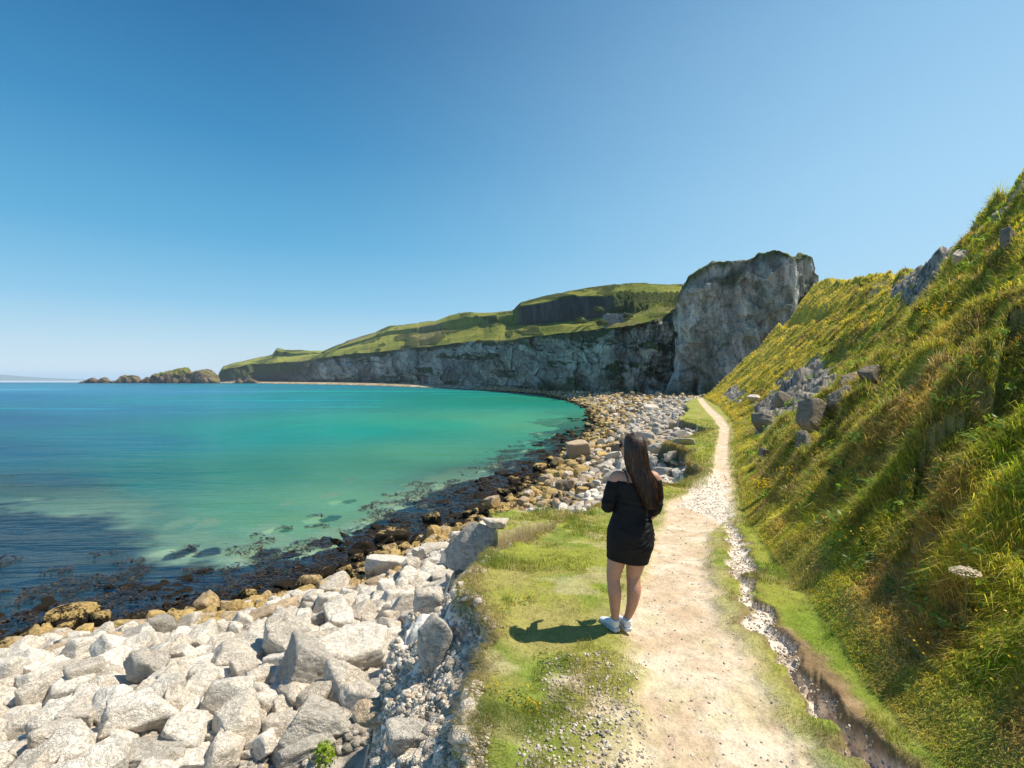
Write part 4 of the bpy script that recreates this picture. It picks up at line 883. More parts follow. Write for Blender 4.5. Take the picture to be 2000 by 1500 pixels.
# brown wrack floating and draped along the tide line
m = NT('seaweed'); n_ = m.noise(3, 3, .6, m.pos())
M_WEED = m.done(m.pbsdf(m.ramp(n_, [(.35, (.012, .008, .005)), (.55, (.045, .026, .010)), (.7, (.10, .06, .02))]), .35, None, .5))
n = 150000; a = g2.uniform(math.radians(-46), math.radians(12), n); r_ = np.exp(g2.uniform(math.log(13), math.log(75), n)); X = r_*np.sin(a); Y = r_*np.cos(a)
ds = Gattr(GM['ds'], X, Y); cl = fbm(X*.9, Y*.9, 4, 311)+.3*fbm(X*.25, Y*.25, 3, 313)
ok = (ds > -9) & (ds < 1.8) & (cl > -.30+.075*np.clip(-ds, 0, 9)-.25*(ds > -1.5)) & (Gattr(GM['de'], X, Y) < -.3) & (g2.uniform(size=n) < .85)
X, Y, ds = X[ok], Y[ok], ds[ok]; n = len(X); zz = np.maximum(G(X, Y), -.01)+g2.uniform(0, .10, n)*(1+.5*(ds > 0))
L = g2.uniform(.06, .24, n)*np.clip(r_[ok]/22, .8, 2.2); W_ = L*g2.uniform(.15, .4, n); th = g2.uniform(0, 6.28, n); tl = g2.normal(size=n)*.35
dx, dy = np.cos(th), np.sin(th); V = np.zeros((n, 6, 3))
for k, (f, q_) in enumerate([(-.5, -.3), (-.5, .3), (.05, .5), (.05, -.5), (.5, .12), (.5, -.12)]):
    V[:, k, 0] = X+dx*L*f-dy*W_*q_; V[:, k, 1] = Y+dy*L*f+dx*W_*q_; V[:, k, 2] = zz+tl*L*f*.5+(.02 if k in (2, 3) else 0)
b0 = (np.arange(n)*6)[:, None]
tag(link('seaweed', np_mesh('seaweed', V.reshape(-1, 3), np.concatenate([b0+np.array([[0, 3, 2, 1]]), b0+np.array([[3, 5, 4, 2]])]), None, True, M_WEED)), 'dark brown seaweed lying along the waterline', None, None, 'stuff')
# ------------------------------------------------------------------ grass
def grass_mat(name):
    m = NT(name); c = m.attr().outputs['Color']
    d = m.n('ShaderNodeBsdfDiffuse'); t = m.n('ShaderNodeBsdfTranslucent'); m.l(c, d.inputs[0]); m.l(m.mixc(1, c, (1.2, 1.08, .6), 'MULTIPLY'), t.inputs[0])
    x = m.n('ShaderNodeMixShader'); x.inputs[0].default_value = .45; m.l(d.outputs[0], x.inputs[1]); m.l(t.outputs[0], x.inputs[2])
    g_ = m.n('ShaderNodeBsdfGlossy'); g_.inputs['Roughness'].default_value = .45; y = m.n('ShaderNodeMixShader'); y.inputs[0].default_value = .04
    m.l(x.outputs[0], y.inputs[1]); m.l(g_.outputs[0], y.inputs[2]); return m.done(y.outputs[0])
M_GRASS = grass_mat('grass_blades')
def blades(name, label, X, Y, L, W_, lean, C, seed):
    g = np.random.default_rng(seed); n = len(X); Z = G(X, Y)-.01
    th = g.uniform(0, 6.28, n); dx, dy = np.cos(th), np.sin(th)
    ld = lean+g.normal(size=(n, 3))*.28; up = np.array([0, 0, 1.])
    d1 = up[None]*.9+ld*.45; d1 /= np.linalg.norm(d1, axis=1)[:, None]; d2 = up[None]*.35+ld*1.15; d2 /= np.linalg.norm(d2, axis=1)[:, None]
    P0 = np.stack([X, Y, Z], -1); P1 = P0+d1*(L*.5)[:, None]; P2 = P1+d2*(L*.55)[:, None]; s = np.stack([dx, dy, 0*dx], -1)*(W_*.5)[:, None]
    V = np.stack([P0-s, P0+s, P1-s*.8, P1+s*.8, P2], 1).reshape(-1, 3); b = (np.arange(n)*5)[:, None]
    o = link(name, np_mesh(name, V, [b+np.array([[0, 1, 3, 2]]), b+np.array([[2, 3, 4]])], np.repeat(C, 5, 0), True, M_GRASS)); tag(o, label, None, None, 'stuff')
def bladecol(X, Y, g, var=.35):
    C = Gattr(GC, X, Y); n = len(X); C = C*np.exp(g.normal(size=n)*var)[:, None]
    q = g.uniform(size=n); C = np.where((q < .10)[:, None], np.array([.42, .34, .15])*g.uniform(.6, 1.1, n)[:, None], C); C = np.where((q > .85)[:, None], C*np.array([.75, 1.15, .6]), C)
    return np.clip(C, .01, .7)
g = np.random.default_rng(21)
# ledge turf
n = 330000; a = g.uniform(math.radians(-14), math.radians(40), n); r_ = np.exp(g.uniform(math.log(2.1), math.log(60), n)); X = r_*np.sin(a); Y = r_*np.cos(a)
de = Gattr(GM['de'], X, Y); u = Gattr(GM['u'], X, Y); pm_ = Gattr(GM['pm'], X, Y); gm_ = Gattr(GM['gm'], X, Y); on = Gattr(GM['on'], X, Y)
tuft = ss(.0, .35, fbm(X*1.4, Y*1.4, 3, 321)+.35*fbm(X*5, Y*5, 2, 323)); rim_ = ss(.9, .15, de)
sb = sdf(BARE, X, Y); ck = Gattr(GC, X, Y); green = ck[:, 1] > ck[:, 0]*.80
ok = on & (u < .5) & (g.uniform(size=n) > np.clip(pm_*1.3, 0, .992)) & (gm_ < .3) & (sdf(SOIL, X, Y) < .02) & (green | (g.uniform(size=n) < .25))
L = .020+.028*tuft+.07*rim_*tuft+.05*ss(-.4, .4, u)*tuft; L = L*np.exp(g.normal(size=n)*.3)*np.clip(r_/8, 1, 3)
X, Y, L, r2_, tf_, rm = X[ok], Y[ok], L[ok], r_[ok], tuft[ok], rim_[ok]
C = bladecol(X, Y, g, .25); C = mix(C, np.array([.13, .24, .03])*np.exp(g.normal(size=len(X))*.3)[:, None], .5*tf_*np.maximum(rm, .3))
blades('ledge_grass', 'short turf on the ledge beside the path', X, Y, L, np.maximum(.0028, .00085*r2_), np.array([[-.25, -.1, 0]]), C, 31)
# hillside grass
n = 560000; a = g.uniform(math.radians(15), math.radians(46), n); r_ = np.exp(g.uniform(math.log(2.2), math.log(125), n)); X = r_*np.sin(a); Y = r_*np.cos(a)
u = Gattr(GM['u'], X, Y); t = Gattr(GM['t'], X, Y); on = Gattr(GM['on'], X, Y); rk = Gattr(GM['rockm'], X, Y)
ok = on & (u > .1) & (t < 1.05) & (rk < .35) & (Y < 114)
X, Y, r_, u, t = X[ok], Y[ok], r_[ok], u[ok], t[ok]; n = len(X)
tus = ss(-.25, .4, fbm(X*.8+Y*.3, Y*1.3-X*.3, 3, 331)+.3*fbm(X*3, Y*3, 2, 333)); lush = ss(.15, .9, u)
L = (.03+(.04+.11*tus)*lush)*np.exp(g.normal(size=n)*.3); L = np.maximum(L, np.minimum(.010*r_, .22+.002*r_)*(.5+.7*tus)); W_ = np.maximum(.0038, .00105*r_)
C = bladecol(X, Y, g, .36)*1.6*np.array([1.12, .97, .95]); C = mix(C, Gattr(GC, X, Y)*1.3, .55*ss(25, 60, r_))*np.array([1.0, 1.0, .9]); C = mix(C, np.array([.36, .27, .14])*np.exp(g.normal(size=n)*.25)[:, None], .6*ss(.1, .5, fbm(X*.9+5, Y*.9, 3, 335)))
blades('hillside_grass', 'long tussocky grass on the steep hillside', X, Y, L, W_, np.array([[-.75, -.30, -.25]]), C, 33)
# tussocks: clumps of blades that spread from one root, each clump with its own colour
g = np.random.default_rng(44)
nt = 26000; a = g.uniform(math.radians(16), math.radians(46), nt); r_ = np.exp(g.uniform(math.log(2.6), math.log(90), nt)); X = r_*np.sin(a); Y = r_*np.cos(a)
u = Gattr(GM['u'], X, Y); t = Gattr(GM['t'], X, Y); ok = Gattr(GM['on'], X, Y) & (u > .7) & (t < 1.03) & (Gattr(GM['rockm'], X, Y) < .3) & (Y < 112) & (fbm(X*.5, Y*.5, 3, 341) > -.12)
X, Y, r_ = X[ok], Y[ok], r_[ok]; nt = len(X); nb = 34
kind = g.uniform(size=nt)+.5*fbm(X*.6, Y*.6, 3, 343)
base = np.where((kind < .30)[:, None], (.40, .31, .15), np.where((kind < .55)[:, None], (.40, .40, .07), np.where((kind < .88)[:, None], (.31, .36, .055), (.16, .20, .04))))*np.exp(g.normal(size=nt)*.22)[:, None]
R = np.clip(.04+.010*r_, .07, .36)*g.uniform(.6, 1.4, nt)
rp = lambda v: np.repeat(v, nb, 0)
th = g.uniform(0, 6.28, nt*nb); q = np.sqrt(g.uniform(size=nt*nb))
BX = rp(X)+np.cos(th)*q*rp(R)*.45; BY = rp(Y)+np.sin(th)*q*rp(R)*.45
LN = np.stack([np.cos(th)*q*1.2-.35, np.sin(th)*q*1.2-.15, -.10+0*th], -1)
blades('tussock_grass', 'clumped tussocks of olive, straw and green grass on the hillside', BX, BY, rp(R)*(1.35-.6*q)*np.exp(g.normal(size=nt*nb)*.2), np.maximum(.004, .0011*rp(r_)), LN, np.clip(rp(base)*np.exp(g.normal(size=nt*nb)*.25)[:, None], .01, .8), 45)
# low broad-leaved plants between the tussocks
n0 = 1500; a = g.uniform(math.radians(17), math.radians(46), n0); r_ = np.exp(g.uniform(math.log(3), math.log(60), n0)); X = r_*np.sin(a); Y = r_*np.cos(a)
ok = Gattr(GM['on'], X, Y) & (Gattr(GM['u'], X, Y) > .5) & (Gattr(GM['t'], X, Y) < 1) & (fbm(X*.7, Y*.7, 3, 345) > .02); X, Y, r_ = X[ok], Y[ok], r_[ok]; n0 = len(X); k = 30
R = np.clip(.05+.012*r_, .08, .5)*g.uniform(.6, 1.3, n0); rp = lambda v: np.repeat(v, k, 0); d = g.normal(size=(n0*k, 3)); d[:, 2] = np.abs(d[:, 2])+.3; d /= np.linalg.norm(d, axis=1)[:, None]
c = np.stack([rp(X), rp(Y), rp(G(X, Y))], -1)+d*(rp(R)*g.uniform(.4, 1, n0*k))[:, None]; u_ = g.normal(size=(n0*k, 3)); u_ /= np.linalg.norm(u_, axis=1)[:, None]; v_ = np.cross(u_, d); s_ = (rp(R)*.20*g.uniform(.6, 1.4, n0*k))[:, None]
Vq = np.stack([c-u_*s_, c+v_*s_*.55, c+u_*s_, c-v_*s_*.55], 1).reshape(-1, 3); cc_ = np.where((g.uniform(size=n0) < .6)[:, None], (.20, .33, .03), (.10, .18, .03))*np.exp(g.normal(size=n0)*.25)[:, None]
tag(link('hillside_herbs', np_mesh('hillside_herbs', Vq, np.arange(len(Vq)).reshape(-1, 4), np.repeat(rp(cc_)*np.exp(g.normal(size=n0*k)*.2)[:, None], 4, 0), False, M_GRASS)), 'low leafy green plants between the grass tussocks', None, None, 'stuff')
# longer tufts overhanging the broken edge
n = 26000; k = g.integers(1, len(EDGE)-2, n); f = g.uniform(size=n); E = np.array(EDGE); X = E[k, 0]*(1-f)+E[k+1, 0]*f+g.normal(size=n)*.10; Y = E[k, 1]*(1-f)+E[k+1, 1]*f+g.normal(size=n)*.06
de = Gattr(GM['de'], X, Y); ok = (de > -.02) & (de < .35) & (Y < 45); X, Y = X[ok], Y[ok]; r_ = np.hypot(X, Y); n = len(X)
L = g.uniform(.05, .14, n)*np.clip(r_/8, 1, 3); C = mix(np.tile([.26, .24, .07], (n, 1)), np.array([.36, .28, .14]), g.uniform(size=n))
blades('edge_grass', 'dry grass fringe hanging over the broken edge', X, Y, L, np.maximum(.003, .0009*r_), np.array([[-.9, -.25, -.5]]), C, 35)
# ------------------------------------------------------------------ the walker seen from behind
def tube(path, ra, rb=None, side=(1, 0, 0), n=20, jit=None):
    P = np.array(path, float); ra = np.broadcast_to(ra, len(P)); rb = ra if rb is None else np.broadcast_to(rb, len(P))
    T = np.gradient(P, axis=0); T /= np.linalg.norm(T, axis=1)[:, None]; S = np.array(side, float)[None]-T*(T@np.array(side, float))[:, None]; S /= np.linalg.norm(S, axis=1)[:, None]
    U = np.cross(T, S); th = np.linspace(0, 2*np.pi, n, endpoint=False)
    V = P[:, None]+S[:, None]*(np.cos(th)[None, :, None]*ra[:, None, None])+U[:, None]*(np.sin(th)[None, :, None]*rb[:, None, None])
    m = len(P); V = V.reshape(-1, 3); i = np.arange(m-1)[:, None]*n+np.arange(n)[None]; j = np.arange(m-1)[:, None]*n+(np.arange(n)[None]+1) % n
    Q = np.stack([i, j, j+n, i+n], -1).reshape(-1, 4); V = np.concatenate([V, P[:1], P[-1:]]); a = np.arange(n); b = (a+1) % n
    T3 = np.concatenate([np.stack([b, a, np.full(n, m*n)], -1), np.stack([a+(m-1)*n, b+(m-1)*n, np.full(n, m*n+1)], -1)])
    return V, Q, T3
def smooth_path(pts, k=5):
    P = np.array(pts, float); q = np.linspace(0, len(P)-1, (len(P)-1)*k+1); i = np.clip(q.astype(int), 0, len(P)-2); f = (q-i)[:, None]
    g_ = lambda j: P[np.clip(j, 0, len(P)-1)]
    p0, p1, p2, p3 = g_(i-1), g_(i), g_(i+1), g_(i+2)
    return .5*((2*p1)+(-p0+p2)*f+(2*p0-5*p1+4*p2-p3)*f*f+(-p0+3*p1-3*p2+p3)*f**3)
def limb(pts, side=(1, 0, 0), k=5, n=18):           # pts: x, y, z, ra, rb
    S = smooth_path(pts, k); return tube(S[:, :3], S[:, 3], S[:, 4] if S.shape[1] > 4 else None, side, n)
def ball(c, r, rot=0.):
    V, Fa = ico(3); V = V*np.array(r); a = rot; V = np.stack([V[:, 0]*math.cos(a)-V[:, 1]*math.sin(a), V[:, 0]*math.sin(a)+V[:, 1]*math.cos(a), V[:, 2]], -1)
    return V+np.array(c), np.zeros((0, 4), int), Fa
def fuse(name, parts, voxel, smooth, mat, parent, post=None):
    Vs, Qs, Ts = [], [], []; o = 0
    for V, Q, T in parts: Vs.append(V); Qs.append(Q+o); Ts.append(T+o); o += len(V)
    me = np_mesh(name+'_raw', np.concatenate(Vs), [np.concatenate(Qs), np.concatenate(Ts)]); tmp = bpy.data.objects.new(name+'_raw', me); COL.objects.link(tmp)
    r = tmp.modifiers.new('r', 'REMESH'); r.mode = 'VOXEL'; r.voxel_size = voxel; r.adaptivity = 0
    s_ = tmp.modifiers.new('s', 'SMOOTH'); s_.factor = .5; s_.iterations = smooth
    dg = bpy.context.evaluated_depsgraph_get(); m2 = bpy.data.meshes.new_from_object(tmp.evaluated_get(dg)); m2.name = name
    bpy.data.objects.remove(tmp); bpy.data.meshes.remove(me)
    v = np.zeros(len(m2.vertices)*3, np.float32); m2.vertices.foreach_get('co', v); v = v.reshape(-1, 3)
    if post is not None:
        nr = np.zeros(len(v)*3, np.float32); m2.vertices.foreach_get('normal', nr); v = post(v, nr.reshape(-1, 3)); m2.vertices.foreach_set('co', v.astype(np.float32).ravel())
    m2.materials.clear(); m2.materials.append(mat); m2.polygons.foreach_set('use_smooth', np.ones(len(m2.polygons), bool)); m2.update()
    return link(name, m2, parent)
m = NT('skin'); n_ = m.noise(60, 3, .6, m.objc()); M_SKIN = m.done(m.pbsdf(m.ramp(n_, [(.3, (.42, .215, .145)), (.7, (.52, .285, .20))]), .5, None, .35, Subsurface_Weight=.08))
m = NT('black_jersey'); n_ = m.noise(9, 4, .6, m.mapv(m.objc(), (1, 1, 3))); n2 = m.noise(300, 2, .5, m.objc()); M_JERSEY = m.done(m.pbsdf(m.ramp(n_, [(.3, (.009, .009, .010)), (.7, (.018, .016, .017))]), .65, m.bump(n2, .3, .002), .12))
m = NT('hair'); n_ = m.noise(14, 4, .7, m.mapv(m.objc(), (6, 6, .6))); M_HAIR = m.done(m.pbsdf(m.ramp(n_, [(.3, (.007, .004, .003)), (.5, (.022, .010, .006)), (.68, (.15, .055, .022))]), .42, m.bump(n_, .6, .01), .4))
m = NT('white_canvas'); M_CANVAS = m.done(m.pbsdf((.72, .74, .80), .8, m.bump(m.noise(500, 2), .3, .001), .2))
m = NT('rubber_sole'); M_SOLE = m.done(m.pbsdf((.62, .62, .64), .6))
m = NT('black_plastic'); M_BLACK = m.done(m.pbsdf((.008, .008, .009), .25, None, .5))
m = NT('strap_lace'); n_ = m.noise(160, 2, .6, m.objc()); M_LACE = m.done(m.pbsdf(m.ramp(n_, [(.48, (.008, .008, .008)), (.56, (.25, .14, .10))]), .7))
GXp, GYp = .87, 4.47
person = bpy.data.objects.new('person', None); COL.objects.link(person); person.location = (GXp, GYp, float(G(np.array([GXp]), np.array([GYp]))[0])+.004)
tag(person, 'woman in short black off-shoulder dress and white shoes, standing with her back turned', 'person')
HC = np.array([.150, .02, 1.530]); FD = np.array([-.77, .64, 0]); SD = np.array([.64, .77, 0]); ha = math.atan2(FD[1], FD[0])-math.pi/2
def finger(base, d, curl, L, r=.0085):
    d = np.array(d, float); d /= np.linalg.norm(d); c = np.array(curl, float); p = np.array(base, float); pts = [(*p, r*1.1)]
    for k, f in enumerate((.42, .32, .26)):
        d = d+c*(.35+.25*k); d /= np.linalg.norm(d); p = p+d*L*f; pts.append((*p, r*(1-.1*k)))
    return limb([q+(q[3],) for q in pts], (.3, .2, .9), 4, 10)
def hand(wrist, d, palm_n, side):
    w_ = np.array(wrist); d = np.array(d, float); d /= np.linalg.norm(d); s = np.array(side, float); s -= d*(s@d); s /= np.linalg.norm(s); pn = np.array(palm_n, float)
    pc = w_+d*.045; out = [limb([(*w_, .026, .019), (*(w_+d*.03), .036, .017), (*(w_+d*.07), .041, .015), (*(w_+d*.088), .038, .012)], s, 4, 16)]
    for k, (o, L) in enumerate([(-.030, .062), (-.010, .075), (.011, .070), (.030, .056)]): out.append(finger(w_+d*.080+s*o, d+s*o*2, pn*.9, L))
    out.append(finger(w_+d*.025-s*.030, d*.6-s*.8+pn*.2, pn*.35+d*.3, .062, .0105)); return out
bodyp = [
 limb([(.115, 0, .66, .10, .09), (.125, 0, .78, .172, .120), (.135, 0, .88, .165, .115), (.145, 0, 1.0, .128, .095), (.152, 0, 1.12, .135, .098), (.162, 0, 1.22, .165, .100), (.166, 0, 1.285, .172, .082), (.166, .0, 1.33, .115, .066), (.164, .005, 1.365, .062, .056), (.160, .01, 1.45, .050, .052), (.155, .012, 1.50, .05, .055)], n=28),
 limb([(.05, 0, .82, .085, .10), (.028, -.005, .70, .080, .095), (.010, -.005, .58, .076, .082), (-.012, -.005, .46, .060, .062), (-.013, -.015, .40, .055, .058), (-.006, -.025, .32, .057, .062), (-.002, -.015, .20, .043, .048), (.001, -.005, .10, .032, .037), (.001, .0, .05, .034, .040)]),
 limb([(.215, 0, .82, .10, .11), (.195, .01, .70, .092, .098), (.181, .015, .58, .084, .086), (.165, .03, .46, .063, .064), (.163, .02, .40, .058, .060), (.161, .0, .32, .059, .063), (.142, .0, .20, .044, .048), (.112, .01, .10, .031, .037), (.104, .015, .05, .034, .040)]),
 limb([(.001, .0, .06, .034, .036), (-.03, .05, .045, .034, .028), (-.07, .11, .03, .036, .020)], (1, .5, 0)), limb([(.104, .01, .06, .034, .036), (.098, .08, .045, .034, .028), (.09, .17, .03, .036, .020)], (1, 0, 0)),
 limb([(.06, 0, 1.29, .05, .05), (.012, 0, 1.285, .056, .055), (-.022, -.008, 1.22, .048, .050), (-.052, -.02, 1.12, .043, .045), (-.066, -.03, 1.045, .041, .043), (-.048, .03, 1.045, .040, .040), (-.02, .10, 1.075, .035, .034), (.012, .18, 1.115, .026, .024)], (0, 1, .3)),
 limb([(.27, 0, 1.29, .05, .05), (.325, 0, 1.285, .056, .055), (.343, -.006, 1.22, .047, .050), (.348, -.016, 1.12, .042, .045), (.345, -.022, 1.04, .040, .042), (.338, .03, .985, .039, .039), (.322, .09, .935, .034, .033), (.302, .155, .89, .025, .023)], (0, 1, .3)),
 ball(HC+[0, 0, .012], (.074, .092, .100), ha), ball(HC+FD*.022-[0, 0, .055], (.052, .062, .062), ha), ball(HC+FD*.060-[0, 0, .092], (.024, .022, .020), ha),
 limb([(*(HC+FD*.086+[0, 0, .022]), .009, .008), (*(HC+FD*.104-[0, 0, .012]), .013, .011), (*(HC+FD*.092-[0, 0, .026]), .015, .008)], (.64, .77, 0), 3, 10),
 ball(HC+FD*.086-[0, 0, .052], (.022, .010, .006), ha), ball(HC+FD*.084-[0, 0, .062], (.019, .011, .006), ha), ball(HC+SD*.076-[0, 0, .01], (.010, .018, .030), ha), ball(HC-SD*.076-[0, 0, .01], (.010, .018, .030), ha)]
bodyp += hand((.012, .18, 1.115), (.6, .7, .28), (.5, -.4, .3), (0, -.3, 1))+hand((.302, .155, .89), (-.35, .75, -.5), (-.6, -.3, .2), (0, .3, 1))
fuse('body', bodyp, .0052, 3, M_SKIN, person)
def folds(v, nrm):
    x, y, z = v[:, 0].astype(float), v[:, 1].astype(float), v[:, 2].astype(float)
    hip = ss(.60, .72, z)*ss(1.03, .90, z)*ss(.08, .26, x)
    d = .007*np.sin((z-.55*x+.04*fbm(x*9, z*9, 2, 401))*150)*hip*ss(-.3, .2, fbm(x*8, z*8, 2, 403))+.006*fbm(x*7, z*16+x*8, 3, 405)+.004*np.sin((z+.2*x)*95)*ss(1.02, 1.06, z)*ss(1.13, 1.08, z)
    return v+nrm*d[:, None]
dressp = [limb([(.100, 0, .582, .172, .122), (.103, 0, .60, .178, .130), (.113, 0, .65, .187, .135), (.128, -.005, .75, .200, .148), (.134, -.005, .85, .195, .148), (.140, 0, .95, .168, .125), (.145, 0, 1.03, .152, .112), (.152, 0, 1.12, .150, .110), (.160, 0, 1.19, .165, .112), (.166, 0, 1.235, .178, .108), (.168, 0, 1.258, .180, .098)], n=40),
 limb([(.05, .0, 1.225, .05, .05), (.008, 0, 1.247, .060, .062), (-.024, -.008, 1.20, .058, .060), (-.056, -.02, 1.11, .054, .056), (-.068, -.03, 1.05, .052, .052), (-.050, .02, 1.05, .050, .050), (-.025, .09, 1.078, .044, .042)], (0, 1, .3)),
 limb([(.29, .0, 1.225, .05, .05), (.330, 0, 1.247, .060, .062), (.346, -.006, 1.20, .056, .058), (.350, -.016, 1.11, .052, .055), (.346, -.022, 1.045, .050, .050), (.340, .012, 1.008, .048, .046), (.334, .04, .985, .045, .043)], (0, 1, .3))]
fuse('dress', dressp, .0055, 4, M_JERSEY, person, folds)
# hair: a full inner mass and many separate locks over it
HR = np.array([.0, 0, 0, 0, 0])+np.array([(.155, .00, 1.662, .015, .015), (.156, -.005, 1.652, .055, .062), (.158, -.012, 1.625, .086, .090), (.164, -.022, 1.57, .104, .100), (.168, -.030, 1.51, .108, .095), (.172, -.040, 1.44, .108, .082), (.182, -.055, 1.37, .110, .068), (.212, -.078, 1.31, .112, .058), (.240, -.100, 1.25, .112, .048), (.258, -.112, 1.18, .104, .040), (.270, -.118, 1.11, .086, .032), (.280, -.118, 1.05, .055, .022), (.286, -.116, 1.015, .02, .010)])
fuse('hair', [limb([tuple(r_) for r_ in HR[:8]*np.array([1, 1, 1, .72, .88])], n=28)], .006, 2, M_HAIR, person, lambda v, nrm: v+nrm*(.010*ridged(v[:, 0].astype(float)*30+v[:, 2]*3, v[:, 2].astype(float)*2, 3, 411)-.008)[:, None])
hair = bpy.data.objects['hair']
g = np.random.default_rng(9); NS = 2600; K = 14; ph = g.uniform(0, 2*np.pi, NS); t0 = g.uniform(0, .08, NS); t1 = np.clip(g.normal(.72, .14, NS), .4, .92)
TT = t0[:, None]+(t1-t0)[:, None]*np.linspace(0, 1, K)[None]; HS = smooth_path(HR*np.array([1, 1, 1, .80, 1.12]), 6); zi = np.linspace(0, 1, len(HS)); at = lambda k: np.interp(TT, zi, HS[:, k])
PH = ph[:, None]+g.normal(size=(NS, 1))*.8*TT+.22*np.sin(TT*13+np.round(ph[:, None]*3)*1.7+g.normal(size=(NS, 1))*.3)*TT**.5; off = 1.0+g.uniform(0, .09, (NS, 1))+g.normal(size=(NS, 1))*.14*TT**1.5+.10*np.sin(TT*20+PH*2)*TT
PX = at(0)+at(3)*off*np.cos(PH); PY = at(1)+at(4)*off*np.sin(PH); PZ = at(2)+.0*PX
fr_ = (PX-HC[0])*FD[0]+(PY-HC[1])*FD[1]; keep = ~((fr_ > .05) & (PZ < 1.59) & (PZ > 1.40)).any(1)
PX, PY, PZ, PH = PX[keep], PY[keep], PZ[keep], PH[keep]; NS = len(PX)
wd = (.0022+.0016*g.uniform(size=(NS, 1)))*np.sin(np.linspace(.35, np.pi-.05, K))[None]**.5
sx = -np.sin(PH)*wd; sy = np.cos(PH)*wd; V = np.stack([np.stack([PX-sx, PY-sy, PZ], -1), np.stack([PX+sx, PY+sy, PZ], -1)], 2).reshape(-1, 3)
i = (np.arange(NS)*K*2)[:, None]+np.arange(K-1)[None]*2; Q = np.stack([i, i+1, i+3, i+2], -1).reshape(-1, 4)
link('hair_lock', np_mesh('hair_lock', V, Q, None, True, M_HAIR), hair)['kind'] = 'stuff'
# shoes
for (heel, toe, nm) in (((.012, -.045), (-.088, .15), 0), ((.108, -.04), (.085, .19), 1)):
    h_, t_ = np.array(heel), np.array(toe); d = t_-h_; L = np.linalg.norm(d); d /= L; s = np.array([d[1], -d[0]])
    P = lambda f, z, a, b: (*(h_+d*L*f), z, a, b)
    up_ = [limb([P(.02, .045, .026, .030), P(.12, .050, .033, .036), P(.30, .052, .034, .034), P(.5, .046, .038, .028), P(.72, .038, .042, .022), P(.9, .032, .036, .017), P(1.0, .028, .022, .012)], (s[0], s[1], 0), 4, 18), limb([P(.16, .05, .034, .038), P(.16, .085, .036, .044), P(.15, .098, .037, .044)], (s[0], s[1], 0), 3, 18)]
    o = fuse('shoe', up_, .004, 2, M_CANVAS, person)
    outl = []; 
    for f, wv in ((-.03, .018), (.0, .030), (.12, .037), (.3, .037), (.5, .041), (.72, .046), (.88, .041), (.98, .026), (1.03, .010)): outl.append((f, wv))
    ring = [(*(h_+d*L*f+s*w_),) for f, w_ in outl]+[(*(h_+d*L*f-s*w_),) for f, w_ in outl[::-1]]; n_ = len(ring)
    V = [(a, b, 0) for a, b in ring]+[(a, b, .024) for a, b in ring]+[(h_[0]+d[0]*L*.5, h_[1]+d[1]*L*.5, 0), (h_[0]+d[0]*L*.5, h_[1]+d[1]*L*.5, .024)]
    a_ = np.arange(n_); b_ = (a_+1) % n_
    link('sole', np_mesh('sole', V, [np.stack([a_, b_, b_+n_, a_+n_], -1), np.concatenate([np.stack([b_, a_, 0*a_+2*n_], -1), np.stack([a_+n_, b_+n_, 0*a_+2*n_+1], -1)])], None, False, M_SOLE), o)
fuse('bra_strap', [limb([(.075, .045, 1.335, .010, .004), (.072, .0, 1.352, .010, .004), (.076, -.040, 1.342, .010, .004), (.086, -.076, 1.30, .010, .004), (.094, -.100, 1.255, .010, .004)], (1, 0, 0), 5, 10)], .003, 1, M_LACE, person)
fuse('sunglasses', [ball(HC+FD*.092+SD*.033+[0, 0, .022], (.029, .008, .023), ha), ball(HC+FD*.092-SD*.033+[0, 0, .022], (.029, .008, .023), ha), limb([(*(HC+FD*.10-SD*.01+[0, 0, .026]), .003, .003), (*(HC+FD*.10+SD*.01+[0, 0, .026]), .003, .003)], (0, 0, 1), 2, 8),
    limb([(*(HC+FD*.088-SD*.064+[0, 0, .026]), .004, .003), (*(HC-SD*.083+[0, 0, .018]), .004, .003)], (0, 0, 1), 2, 8), limb([(*(HC+FD*.088+SD*.064+[0, 0, .026]), .004, .003), (*(HC+SD*.083+[0, 0, .018]), .004, .003)], (0, 0, 1), 2, 8)], .003, 1, M_BLACK, person)
bag = bpy.data.objects.new('pouch', None); COL.objects.link(bag); bag.location = person.location; tag(bag, 'small black pouch held at the right hip of the woman, only its edge showing', 'pouch')
fuse('pouch_body', [limb([(.31, .20, .768, .030, .050), (.312, .20, .80, .034, .060), (.310, .205, .845, .030, .058), (.303, .21, .875, .018, .050)], (1, 0, 0), 4, 20)], .005, 3, M_JERSEY, bag)
fuse('wrist_loop', [limb([(.300, .19, .87, .004, .004), (.290, .20, .90, .004, .004), (.285, .215, .91, .004, .004), (.295, .235, .87, .004, .004)], (1, 0, 0), 6, 8)], .0025, 1, M_BLACK, bag)
